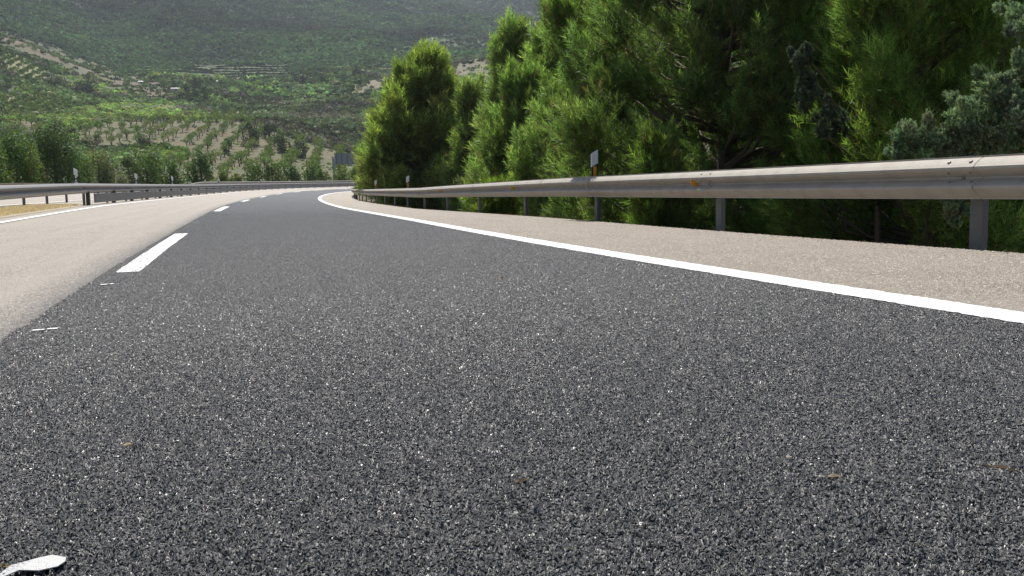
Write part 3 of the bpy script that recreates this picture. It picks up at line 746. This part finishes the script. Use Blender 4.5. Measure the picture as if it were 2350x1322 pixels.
def near_pine(name, px, ytop, wpx, r, label, seed, base=(.075, .13, .022), zlow=-.25, per=70, K=12, dens=1., axis_up=1.0, nl=None, group=None, dx=0, squash=1., hmin=None, plen=1., cone=True):
    rg = np.random.default_rng(seed)
    for q_ in range(60):                      # keep the trunk well behind the guardrail
        g = at(px, 400, r); R = wpx/F_PX*r/2
        if road_st(np.array([g[0]]), np.array([g[1]]))[1][0] > T_RAIL+.35+.5*min(R, 2.4): break
        r *= 1.02
    x, y = g[0]+dx, g[1]; z = float(ground_z(np.array([x]), np.array([y]))[0])
    top = at(px, ytop, r)[2]; H = top-z
    e = empty(name, (x, y, z)); tag(e, label, 'tree', group)
    mb = trunk_mb(rg, H, R, min(.10, .022*H), 7, .15)
    cover = 2*PI*R*H; pl = []; ps = .34*(r/14.)**.45*plen; n = int(np.clip(dens*cover/(ps*ps*.8), 60, 620))
    nlimb = int(np.clip(n/9, 10, 44)); limbs = []
    for i in range(nlimb):
        u = (i+.2+.6*rg.random())/nlimb; ph = i*2.399+rg.normal()*.4
        pr = min(1., .75+u)*(max(0., 1-max(0, (u-.25)/.75)**(1.5 if cone else 2.2))*.9+.1)*(.62+.5*rg.random())
        lr_ = min(R*.42, (.42+.38*rg.random())*(1.15-.55*u)*(r/22.)**.35)
        limbs.append((np.array([max(0, R*pr-lr_*.6)*math.cos(ph), max(0, R*pr-lr_*.6)*math.sin(ph), H*(.02+.90*u)]), lr_, u, ph))
    for i in range(n):
        lc, lr_, u, ph = limbs[i % nlimb]; d_ = unit(rg.normal(size=3)); c = lc+d_*lr_*np.array([1, 1, 1.5])*(.35+.65*rg.random()**.6)
        if i % 5 == 4: f_ = rg.random(); c = lc*np.array([f_, f_, 1.])+rg.normal(size=3)*.12*R        # inner shoots
        c[2] = min(max(c[2], .1), H-.15*rg.random()); ph = math.atan2(c[1], c[0]); u = c[2]/H; rr = math.hypot(c[0], c[1])
        out = np.array([math.cos(ph), math.sin(ph), 0])
        ax = out*(.85-.5*u)+np.array([0, 0, axis_up*(.55+.8*u)])+rg.normal(size=3)*.15
        L = ps*(.8+.9*rg.random()); pl.append((c, ax, L, L*.42*squash))
        if i % 3 == 0:
            b = np.array([c[0]*.08, c[1]*.08, c[2]-.35*rr-.1]); b[2] = max(b[2], .05); mid = (b+c)/2+np.array([0, 0, -.08*rr])
            mb.tube([b, mid, c+ax*L*.4], [.022*H**.5*.8, .014*H**.5*.7, .006], 4)
    mb.build('trunk', M_BARK, e, True)
    nl = nl or max(.12, .0056*r); nw = max(.0046, .38*r/952)
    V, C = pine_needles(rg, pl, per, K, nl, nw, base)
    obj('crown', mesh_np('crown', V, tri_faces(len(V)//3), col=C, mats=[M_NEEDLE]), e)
    return e
NY = (.235, .27, .085); NG = (.165, .22, .075); NM = (.20, .25, .09)
T = 'pine_tree'
near_pine(T, 976, 120, 285, 57, 'yellow green pine standing apart, furthest of the pines beside the right barrier', 1, NY, per=62, K=8, cone=False)
near_pine(T, 1088, 195, 125, 52, 'smaller pine between the yellow green pine and the tall pines', 2, NM, per=55, K=8)
near_pine(T, 1178, 48, 175, 45, 'tall ragged pine against the far mountain', 3, NM, per=60, K=9)
near_pine(T, 1200, 165, 215, 36, 'bushy pine rising behind the middle of the right guardrail, below the tall ragged pine', 4, NG, per=62, K=10, cone=False)
near_pine(T, 1320, -140, 330, 38, 'tall pine cut off by the top edge, right of the sky gap', 5, NM, per=62, K=10, cone=False)
near_pine(T, 1300, 245, 330, 28, 'spreading pine left of the nearest marker post', 6, NM, per=62, K=11, cone=False)
near_pine(T, 1440, -330, 420, 28, 'tall light green pine behind the nearest marker post', 7, NG, per=66, K=11, cone=False)
near_pine(T, 1430, 300, 220, 20, 'low pine with bright shoots just behind the nearest marker post', 8, NM, per=62, K=12, cone=False)
near_pine(T, 1660, -620, 660, 17, 'broad dark pine behind the second and third posts of the right barrier', 29, (.135, .18, .065), per=80, K=13, cone=False, dens=1.35)
near_pine(T, 1570, -300, 560, 25, 'tall pine filling the gap behind the broad dark pine', 10, NG, per=60, K=11, cone=False)
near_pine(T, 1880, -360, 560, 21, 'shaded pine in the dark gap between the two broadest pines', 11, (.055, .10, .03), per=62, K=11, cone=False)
near_pine(T, 2120, -620, 760, 14.5, 'broad bright topped pine, second from the right edge', 12, (.175, .24, .065), per=75, K=13, cone=False)
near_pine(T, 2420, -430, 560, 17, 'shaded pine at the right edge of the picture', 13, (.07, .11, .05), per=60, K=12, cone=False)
near_pine(T, 1265, 70, 230, 58, 'far pine seen low between the tall ragged pine and the spreading pine', 14, NG, per=55, K=8, cone=False)
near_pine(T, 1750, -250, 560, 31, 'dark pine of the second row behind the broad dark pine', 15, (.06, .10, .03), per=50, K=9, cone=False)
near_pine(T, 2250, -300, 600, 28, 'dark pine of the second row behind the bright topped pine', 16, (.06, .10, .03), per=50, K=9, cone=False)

def juniper(px, r, pts, label, seed, base=(.25, .325, .20)):
    rg = np.random.default_rng(seed); g = at(px, 400, r); z = float(ground_z(g[None, 0], g[None, 1])[0]); o = np.array([g[0], g[1], z])
    e = empty('juniper_tree', tuple(o)); tag(e, label, 'tree'); mb = MB(); hmax = max(at(a, b, d)[2]-z for a, b, d, _ in pts)
    mb.tube([(0, 0, -.3), (.05, 0, hmax*.4), (.02, .05, hmax*.65)], [.07, .045, .015], 7); pl = []
    for a, b, d, sz in pts:
        c = at(a, b, d)-o; root = np.array([.03, 0, min(c[2]*.75, hmax*.9)]); root[2] = max(.1, root[2])
        mid = (root+c)/2+rg.normal(size=3)*.05; (mb.tube([root, mid, c], [.018, .012, .005], 5) if b < 440 else None)
        ax = unit((c-root)*np.array([1, 1, .4]))+np.array([0, 0, .7]); pl.append((c, ax, sz*1.25, sz*.8))
        for _ in range(5):
            q = c+rg.normal(size=3)*sz*.75; pl.append((q, ax*.6+rg.normal(size=3)*.5+np.array([0, 0, .3]), sz*.75, sz*.33))
    mb.build('trunk', M_BARK, e, True)
    V, C = pine_needles(rg, pl, 95, 16, .024, .0045, base, .25)
    obj('crown', mesh_np('crown', V, tri_faces(len(V)//3), col=C, mats=[M_JUN]), e)
juniper(2520, 10.6, [(2092, 305, 8.9, .11), (2080, 330, 8.9, .10), (2120, 330, 9.0, .12), (2150, 352, 9.0, .12), (2180, 322, 9.0, .12), (2210, 300, 9.1, .13), (2215, 345, 9.1, .13), (2238, 262, 9.1, .14),
    (2262, 222, 9.2, .13), (2250, 310, 9.2, .15), (2290, 205, 9.2, .13), (2325, 222, 9.2, .13), (2350, 250, 9.2, .15), (2310, 285, 9.2, .12), (2370, 330, 9.3, .2), (2180, 470, 8.7, .09), (2200, 478, 8.7, .07),
    (2348, 140, 9.7, .10), (2344, 75, 9.9, .09), (2335, 30, 10.1, .09), (2290, 330, 9.2, .10)], 'grey green juniper reaching over the right guardrail from the right edge', 71)
juniper(2010, 14., [(1845, 125, 11.9, .09), (1838, 150, 11.9, .10), (1855, 185, 12.0, .12), (1868, 215, 12.0, .11), (1895, 262, 12.1, .10), (1885, 305, 12.1, .09), (1925, 290, 12.3, .10), (1850, 205, 12, .08)],
    'blue grey juniper in the dark gap left of the broad bright topped pine', 72, (.085, .12, .08))
near_pine('pine_sapling', 1140, 447, 105, 20.6, 'bright low pine sapling seen under the right guardrail', 31, (.14, .18, .04), per=60, K=12, plen=.8)
near_pine('pine_sapling', 1510, 325, 110, 11.2, 'small light green pine sapling just above the right guardrail, near the nearest marker post', 32, (.12, .16, .045), per=60, K=13, plen=.8)

# ------------------------------------------------------------------ guardrails
PROF = [(-.000, 0.0), (-.002, -.012), (.030, -.030), (.062, -.058), (.081, -.078), (.081, -.096), (.050, -.118), (.012, -.140), (.000, -.150), (.000, -.162),
        (.012, -.172), (.050, -.194), (.081, -.214), (.081, -.232), (.062, -.252), (.030, -.280), (.000, -.298), (-.001, -.310)]
# profile x = towards the road
def beam_mesh(ss, t, side, h, thick=.004, lapevery=None, zf=None):
    pr = np.array(PROF); n = len(pr); back = pr.copy()[::-1]; back[:, 0] -= thick
    loop = np.concatenate([pr, back]); k = len(loop); V = []
    for s in ss:
        hh = h+(zf(s) if zf else 0)
        tt = t+side*loop[:, 0]; P = rp(np.full(k, s), np.full(k, t)); hd = heading(s)
        P = P+np.stack([side*loop[:, 0]*math.cos(hd), -side*loop[:, 0]*math.sin(hd), hh+loop[:, 1]], 1); V.append(P)
    V = np.concatenate(V); m_ = len(ss); a = np.arange(m_-1)[:, None]*k; j = np.arange(k)[None, :]; j2 = (j+1) % k
    f = np.stack([a+j, a+j2, a+k+j2, a+k+j], -1).reshape(-1, 4)
    return V, f
def c_post(mb, s, t, z0, z1, side=1, wd=.12, dp=.055, th=.006, off=0.):
    """C-section post, web facing the road"""
    P = rp(s, t); h = heading(s); along = np.array([math.sin(h), math.cos(h), 0]); out = np.array([math.cos(h), -math.sin(h), 0])*side
    poly = [(-wd/2, 0), (wd/2, 0), (wd/2, dp), (wd/2-.03, dp), (wd/2-.03, dp-th), (wd/2-th, dp-th), (wd/2-th, th), (-wd/2+th, th), (-wd/2+th, dp-th), (-wd/2+.03, dp-th), (-wd/2+.03, dp), (-wd/2, dp)]
    n = len(poly); base = P+out*off
    V = [base+along*a+out*b+np.array([0, 0, z]) for z in (z0, z1) for a, b in poly]
    f4 = [[k, (k+1) % n, n+(k+1) % n, n+k] for k in range(n)]
    cap = [[n+0, n+1, n+6, n+7], [n+1, n+2, n+5, n+6], [n+0, n+7, n+8, n+11], [n+2, n+3, n+4, n+5], [n+8, n+9, n+10, n+11]]
    mb.add(V, f4+cap)

def guardrail_right():
    e = empty('guardrail', tuple(rp(5.75, T_RAIL))); tag(e, 'curved steel guardrail with amber reflectors along the right shoulder, in front of the pines', 'guardrail')
    off = Vector(e.location)
    def ch(mb, name, mat, smooth=False):
        o = mb.build(name, mat, e, smooth); o.location = -off; return o
    # beam panels 4 m long, each lapped over the next
    t_face = T_RAIL-.10; first = 5.753-8
    for k in range(0, 34):
        s0 = first+4*k-.16; s1 = first+4*(k+1)+.16
        ss = np.linspace(s0, s1, 18)
        V, f = beam_mesh(ss, t_face+.0045*(k % 2), -1, RAIL_H)
        o = obj('beam', mesh_np('beam', V, f, smooth=False, mats=[M_BEAM]), e, -off)
        me = o.data; 
        import bmesh
        for p_ in me.polygons: p_.use_smooth = True
        try: me.set_sharp_from_angle(angle=rad(35))
        except Exception: pass
    for k in range(0, 34):
        s = first+4*k; mb = MB(); c_post(mb, s, T_RAIL+.005, -.9, RAIL_H-.035, 1); ch(mb, 'post', M_POST)
        mb = MB(); P = rp(s, T_RAIL-.045, RAIL_H-.155); h = heading(s); mb.box(P, (.085, .14, .2), -h); ch(mb, 'spacer', M_POST)
    n_ = lambda s: np.array([-math.cos(heading(s)), math.sin(heading(s)), 0])
    def bolt(s, px_, dz, r=.014):
        mb = MB(); c = rp(s, T_RAIL-.10, RAIL_H+dz)+n_(s)*px_; up = .75 if dz > -.08 or -.22 < dz < -.16 else -.6
        mb.dome(c, r, n_(s)+np.array([0, 0, up]), 8, .6); ch(mb, 'bolt', M_BOLT, True)
    for k in range(1, 8):
        s = first+4*k
        for ds in (-.10, .12):
            bolt(s+ds, .047, -.043, .0135 if k > 2 else .016); bolt(s+ds, .052, -.118, .013)
            if k < 5: bolt(s+ds, .04, -.188, .012)
        mb = MB(); mb.dome(rp(s+.02, T_RAIL-.10, RAIL_H-.156)+n_(s)*.004, .018, n_(s), 8, .6); ch(mb, 'bolt', M_BOLT, True)
    for k in range(3, 30, 2):
        s = first+4*k+.32; P = rp(s, T_RAIL-.10, RAIL_H-.135); h = heading(s); o_ = n_(s); al = np.array([math.sin(h), math.cos(h), 0])
        mb = MB(); up = np.array([0, 0, 1.])
        # trapezoid prism standing out of the groove, reflective face towards traffic
        q = [P-al*.006+o_*a+up*b for a, b in ((.0, .045), (.085, .035), (.085, -.02), (.0, -.05))]; q2 = [v+al*.012 for v in q]
        mb.add(q+q2, [[0, 1, 2, 3], [7, 6, 5, 4], [0, 4, 5, 1], [1, 5, 6, 2], [2, 6, 7, 3], [3, 7, 4, 0]]); r_ = ch(mb, 'reflector', M_AMBER)
guardrail_right()

def barrier(label, t, side, s0, s1, post0, step, pt_off, lower=None, poststart=None, h=RAIL_H, mat=M_BEAM, zf=None, name='guardrail', post_t=None, blocks=False):
    e = empty(name, tuple(rp(s0, t))); tag(e, label, 'guardrail'); off = Vector(e.location)
    ss = np.arange(s0, s1, 1.0); V, f = beam_mesh(ss, t, side, h, zf=zf); o = obj('beam', mesh_np('beam', V, f, smooth=True, mats=[mat]), e, -off)
    try: o.data.set_sharp_from_angle(angle=rad(35))
    except Exception: pass
    s = post0; k = 0
    while s < s1 and k < 100:
        mb = MB(); c_post(mb, s, (post_t if post_t is not None else t-side*pt_off), -.4, h-.03+(zf(s) if zf else 0), -side); o = mb.build('post', M_POST, e); o.location = -off
        s += step; k += 1
    if lower is not None:
        l0, l1 = lower; ss = np.arange(l0, l1, 1.); V = []
        for s in ss:
            P = rp(s, t+side*.075); hd = heading(s); ax = np.array([math.cos(hd), -math.sin(hd), 0])*side
            for a, b in ((0, .055), (.012, .07), (.012, .33), (0, .345), (-.03, .345), (-.03, .055)): V.append(P+ax*a+np.array([0, 0, b]))
        V = np.array(V); k = 6; a = np.arange(len(ss)-1)[:, None]*k; j = np.arange(k)[None, :]; f = np.stack([a+j, a+(j+1) % k, a+k+(j+1) % k, a+k+j], -1).reshape(-1, 4)
        ends = np.array([[0, 1, 2, 5], [2, 3, 4, 5]])
        o = obj('lower_rail', mesh_np('lower_rail', V, np.concatenate([f, ends]), mats=[M_LOWER]), e, -off)
        s = l0+3.7
        while s < l1:
            mb = MB(); P = rp(s, t+side*.05, .355); mb.box(P+np.array([0, 0, .02]), (.1, .30, .075), -heading(s))
            mb.box(rp(s, t+side*.03, .02), (.12, .12, .07), -heading(s)); o = mb.build('bracket', M_BLACK, e); o.location = -off; s += 4
    return e, off
e, off = barrier('near median guardrail with low second rail, left of the pale lane', T_LRAIL, 1, 12., 175., 31.1, 4., .07, lower=(31.9, 165.), mat=M_MED)
mb = MB(); mb.box(rp(31.1, T_LRAIL+.02, .2), (.10, .15, .42), -heading(31.1)); o = mb.build('end_block', M_BLACK, e); o.location = -off
for s in (30.6, 38.6, 43.4, 47.2, 51.2, 55.2):
    mb = MB(); h = heading(s); n_ = np.array([math.cos(h), -math.sin(h), 0]); mb.dome(rp(s, T_LRAIL, RAIL_H-.155)+n_*.02, .05 if s < 31 else .045, n_+np.array([0, 0, 0.]), 10, .5); o = mb.build('reflector', M_POST, e, True); o.location = -off
barrier('rear median guardrail behind the low railed one, facing the other carriageway', -6.35, -1, 10., 175., 21.65, 2.85, .07)
def ramp_z(s): return .0+.30*smooth(np.clip((s-118.)/7., 0, 1))
barrier('furthest guardrail, on the outer side of the other carriageway, stepping up near the overhead sign', -17.3, 1, 12., 240., 13., 4., .07, zf=ramp_z, h=.62)

# ------------------------------------------------------------------ delineator posts
def delineator(s, t, label, group, left=False, hgt=1.07, slant=.03, scale=1.):
    P = rp(s, t); h = heading(s); e = empty('marker_post', tuple(P), 0.); tag(e, label, 'marker post', group)
    al = np.array([math.sin(h), math.cos(h), 0]); ac = np.array([math.cos(h), -math.sin(h), 0])*(-1 if left else 1)
    w_ = .105*scale; d = .035
    def slab(z0, z1, wd, dep, mat, nm, sl0=0., sl1=0., fwd=0.):
        mb = MB(); V = [ac*a*wd/2+al*(b*dep/2-fwd)+np.array([0, 0, z+(sl*a)]) for z, sl in ((z0, sl0), (z1, sl1)) for a, b in ((-1, -1), (1, -1), (1, 1), (-1, 1))]
        mb.add(V, [[0, 3, 2, 1], [4, 5, 6, 7], [0, 1, 5, 4], [1, 2, 6, 5], [2, 3, 7, 6], [3, 0, 4, 7]]); return mb.build(nm, mat, e)
    slab(hgt-.205, hgt, w_, d, M_WHITEP, 'white_top', slant, slant)
    slab(hgt-.39, hgt-.2065, w_*.92, d*.98, M_BLACK, 'black_band', .0, slant)
    if left:
        for zc in (hgt-.245, hgt-.345):
            mb = MB(); mb.dome(np.array([0, 0, zc])-al*(d/2+.002), .03, -al, 12, .4); mb.build('reflector', M_WHITEP, e, True)
    else: slab(hgt-.375, hgt-.225, w_*.5, .006, M_AMBER, 'reflector', 0, 0, d/2+.003)
    slab(.48, hgt-.3915, w_*.85, d*.95, M_WHITEP, 'shaft')
G1 = 'marker posts along the right guardrail'; G2 = 'marker posts along the median guardrail'
for s, lab in ((14.0, 'nearest marker post with amber reflector, behind the right guardrail'), (33.95, 'second marker post with amber reflector along the right guardrail'), (47.0, 'third marker post along the right guardrail, small in front of the pine'), (60.0, 'furthest pale marker post at the bend of the right guardrail')):
    delineator(s, T_RAIL+.075, lab, G1, hgt=1.04 if s < 20 else 1.08)
for s, lab in ((31.2, 'nearest marker post with two round reflectors behind the median guardrail'), (43.2, 'second nearest marker post of the median guardrail, with round reflectors'), (54.8, 'third marker post of the median guardrail, in front of the low pine'), (77.5, 'fourth marker post of the median guardrail, small and dark'), (103., 'furthest marker post of the median guardrail')):
    delineator(s, T_LRAIL-.3, lab, G2, left=True, hgt=1.08)
for s in (70., 84.): 
    P = rp(s, T_RAIL+.12); e = empty('marker_stake', tuple(P)); tag(e, 'dark short stake behind the far bend of the right guardrail', 'stake', 'dark stakes at the bend of the right guardrail')
    mb = MB(); mb.box((0, 0, .45), (.10, .05, 1.1), 0); mb.build('shaft', M_BLACK, e); mb = MB(); mb.box((0, -.03, .92), (.05, .01, .09), 0); mb.build('reflector', M_WHITEP, e)
for i, s in enumerate((23., 27., 33., 62., 70., 96., 120., 150.)):
    P = rp(s, -17.5); e = empty('marker_stake', tuple(P)); tag(e, 'small white marker on the top of the furthest guardrail', 'marker', 'white markers on the furthest guardrail')
    mb = MB(); mb.box((0, 0, .45), (.09, .04, .92), 0); mb.build('stake', M_WHITEP, e)

# ------------------------------------------------------------------ overhead sign seen from behind
def gantry():
    r = 232.; base = at(768, 425, r); z0 = float(ground_z(base[None, 0], base[None, 1])[0]); e = empty('overhead_sign', (base[0], base[1], z0)); tag(e, 'grey overhead road sign seen from behind, on one post beyond the bend', 'road sign')
    px = r/F_PX; top = at(762, 352, r)[2]-z0; pb = at(762, 378, r)[2]-z0; arm = at(762, 363, r)[2]-z0
    mb = MB(); mb.tube([(0, 0, -.3), (0, 0, top*.5), (-.25, 0, arm+.4)], [.36, .30, .25], 8); mb.build('pole', M_GANTRY, e, True)
    mb = MB(); mb.box((2.8, .1, arm+.15), (6.2, .22, .22)); mb.box((2.8, .1, arm-.35), (6.2, .16, .16)); mb.build('arm', M_GANTRY, e)
    w_ = 50*px; mb = MB(); mb.box((.3+w_/2, -.25, (top+pb)/2), (w_, .08, top-pb)); mb.build('panel', M_GANTRY, e)
    for k in range(4):
        mb = MB(); mb.box((.7+k*w_/4.1, -.36, (top+pb)/2), (.12, .12, top-pb)); mb.build('stiffener', M_POST, e)
gantry()

# ------------------------------------------------------------------ farm huts in the valley
def hut(px, py, wd, dp, hh, label, rz=.2):
    P = ground_hit(px, py, 480.); e = empty('farm_hut', tuple(P), rz); tag(e, label, 'hut')
    mb = MB(); mb.box((0, 0, hh/2-.5), (wd, dp, hh+1)); mb.build('wall', M_WALL, e)
    mb = MB(); V = [(-wd*.56, -dp*.56, hh+.03), (wd*.56, -dp*.56, hh+.03), (wd*.56, dp*.56, hh+.8), (-wd*.56, dp*.56, hh+.8)]
    V = V+[(a, b, c+.15) for a, b, c in V]; mb.add(V, [[0, 3, 2, 1], [4, 5, 6, 7], [0, 1, 5, 4], [1, 2, 6, 5], [2, 3, 7, 6], [3, 0, 4, 7]]); mb.build('roof', M_ROOF, e)
    mb = MB(); mb.box((wd*.15, -dp/2-.02, hh*.42), (wd*.22, .06, hh*.75)); mb.build('door', M_BLACK, e)
hut(402, 212, 5.5, 4, 2.4, 'small hut with a white sloping roof beside the dark oak in the valley')
hut(323, 193, 3.4, 3, 1.6, 'tiny pale roofed hut on the bare brown slope left of the valley')
hut(495, 192, 3.2, 3, 1.8, 'tiny white roofed hut on the terraced fields')

# ------------------------------------------------------------------ small things on the road
def scrap():
    e0 = rp(1.5, -.3); d = ray(76, 1306); c = np.array([0, 0, CAM_H])+d*((CAM_H-float(surf(1.3, -.3))-.002)/(-d[2]))
    rg = np.random.default_rng(3); pts = [(-.062, -.022), (-.045, -.004), (-.02, .014), (.012, .022), (.040, .018), (.050, .006), (.044, -.008), (.015, -.013), (-.02, -.016), (-.045, -.026)]
    V = [(-.005, .012, .013)]+[(x, y*1.75, (.001+.009*abs(math.sin(i*1.7)))) for i, (x, y) in enumerate(pts)]
    V = [(x*.78+.006, y*.85+.002*math.sin(i*2.9), z) for i, (x, y, z) in enumerate(V)]; V = V+[(x, y, z-.0015) for x, y, z in V]; n = len(pts); f = [[0, 1+i, 1+(i+1) % n] for i in range(n)]+[[n+1, n+2+(i+1) % n, n+2+i] for i in range(n)]
    f4 = [[1+i, n+2+i, n+2+(i+1) % n, 1+(i+1) % n] for i in range(n)]
    o = obj('plastic_scrap', mesh_np('plastic_scrap', np.array(V), [np.array(f), np.array(f4)], mats=[M_PLASTIC]), None, tuple(c)); o.rotation_euler = (0, 0, .05)
    tag(o, 'crumpled white plastic scrap lying on the dark asphalt in the bottom left corner', 'litter')
scrap()
def leaf(px, py, ln, wd, col, label, rz, name='dry_leaf'):
    d = ray(px, py); r = CAM_H/(-d[2]); c = at(px, py, r); s, t, _ = road_st(np.array([c[0]]), np.array([c[1]])); c[2] = float(surf(s, t)[0])
    c = np.array([0, 0, CAM_H])+d*((CAM_H-c[2])/(-d[2])); z = c[2]+.004
    u = np.linspace(-1, 1, 9); V = []
    for k, a in enumerate(u):
        wv = wd*(1-a*a)**.6+wd*.08; V += [(a*ln/2, -wv/2, .003+.15*wv*math.sin(a*3)), (a*ln/2, 0, .0008), (a*ln/2, wv/2, .004+.002*math.cos(a*4))]
    V = np.array(V); V2 = V-np.array([0, 0, .0008]); idx = np.arange(27).reshape(9, 3)
    f = np.stack([idx[:-1, :-1], idx[:-1, 1:], idx[1:, 1:], idx[1:, :-1]], -1).reshape(-1, 4)
    o = obj(name, mesh_np(name, np.concatenate([V, V2]), np.concatenate([f, f[:, ::-1]+27]), col=np.array(col), mats=[M_STRAW]), None, (c[0], c[1], z)); o.rotation_euler = (0, 0, rz)
    tag(o, label, 'leaf' if 'leaf' in name else 'twig')
leaf(1198, 1110, .034, .006, (.36, .27, .18), 'thin brown dry leaf on the asphalt at bottom centre', .5)
leaf(1915, 1100, .030, .009, (.45, .38, .27), 'curled tan dry leaf on the asphalt at lower right', -.1)
leaf(293, 1026, .020, .010, (.62, .52, .38), 'small pale dry leaf on the asphalt at lower left', .2)
leaf(2296, 1080, .055, .0022, (.40, .30, .20), 'thin brown pine needle twig on the asphalt near the right edge', -.75, 'dry_twig')
leaf(1148, 640, .05, .02, (.3, .17, .08), 'reddish brown dry leaf in the middle of the dark lane', .2)
leaf(1810, 1055, .012, .008, (.7, .66, .58), 'tiny pale fragment left of the curled tan leaf', .1)
leaf(10, 1308, .05, .004, (.55, .45, .25), 'straw coloured stalk beside the white plastic scrap', -.3, 'dry_twig')

# median grass, weeds at the shoulder edge
def grass(name, P, hgt, wd, base, rng, label, mat=M_STRAW, n=3):
    N = len(P)*n; Q = np.repeat(P, n, 0)+rng.normal(size=(N, 3))*np.array([.02, .02, 0]); h = hgt*(.5+rng.random((N, 1))); dr = rng.normal(size=(N, 3))*.45; dr[:, 2] = 1
    sd_ = unit(rng.normal(size=(N, 3))*np.array([1, 1, 0]))*wd; V = np.stack([Q-sd_, Q+sd_, Q+unit(dr)*h], 1).reshape(-1, 3)
    C = np.repeat(varcol(base, N, rng, .25, .08), 3, 0)
    o = obj(name, mesh_np(name, V, tri_faces(N), col=C, mats=[mat])); tag(o, label, 'grass', kind='stuff'); return o
n = 16000; s = 12+19.5*rng.random(n); t = -4.95-1.5*rng.random(n); P = rp(s, t, -.02)
grass('dry_grass', P, .055, .006, (.72, .63, .43), rng, 'yellow dry grass covering the median strip under the left guardrail')
n = 6000; s = -6+70*rng.random(n)**1.4; t = 5.25+.5*rng.random(n)**1.2; k = vnoise(s*.9, s*0, 8) > .52; P = rp(s[k], t[k], -.10)
grass('edge_weeds', P, .085, .003, (.13, .12, .06), rng, 'thin weeds along the edge of the right shoulder', M_LEAF, 4)

n = 1500; s = 2+45*rng.random(n)**1.3; t = 5.08-.55*rng.random(n)**2.2; P = rp(s, t, .004); sz = .003+.007*rng.random(n)**2
d_ = unit(rng.normal(size=(n, 4, 3))); V = (P[:, None]+d_*sz[:, None, None]*np.array([1, 1, .6])+np.array([0, 0, .003])).reshape(-1, 3); i4 = np.arange(n)[:, None]*4
F = np.concatenate([i4+np.array([[0, 1, 2]]), i4+np.array([[0, 2, 3]]), i4+np.array([[0, 3, 1]]), i4+np.array([[1, 3, 2]])])
tag(obj('loose_gravel', mesh_np('loose_gravel', V, F, col=np.repeat(varcol((.34, .28, .21), n, rng, .3, .06), 4, 0), mats=[M_STRAW])), 'loose grit and pine litter along the outer edge of the right shoulder', 'gravel', kind='stuff')

# ------------------------------------------------------------------ haze
def haze():
    b = bpy.data.materials.new('haze_air'); b.use_nodes = True; t_ = b.node_tree; t_.nodes.clear(); o = t_.nodes.new('ShaderNodeOutputMaterial'); v = t_.nodes.new('ShaderNodeVolumePrincipled')
    v.inputs['Color'].default_value = (.80, .88, 1., 1); v.inputs['Density'].default_value = .00011; v.inputs['Anisotropy'].default_value = .2
    t_.links.new(v.outputs[0], o.inputs['Volume'])
    zs = [v.co.z for v in bpy.data.objects['terrain'].data.vertices]; z0, z1 = min(zs)-1, max(zs)+8; mb = MB(); mb.box((0, 0, (z0+z1)/2), (6900, 6900, z1-z0)); h = mb.build('haze', b); tag(h, 'thin bluish air over the whole valley', 'haze', kind='stuff')
    return h
HAZE = haze()
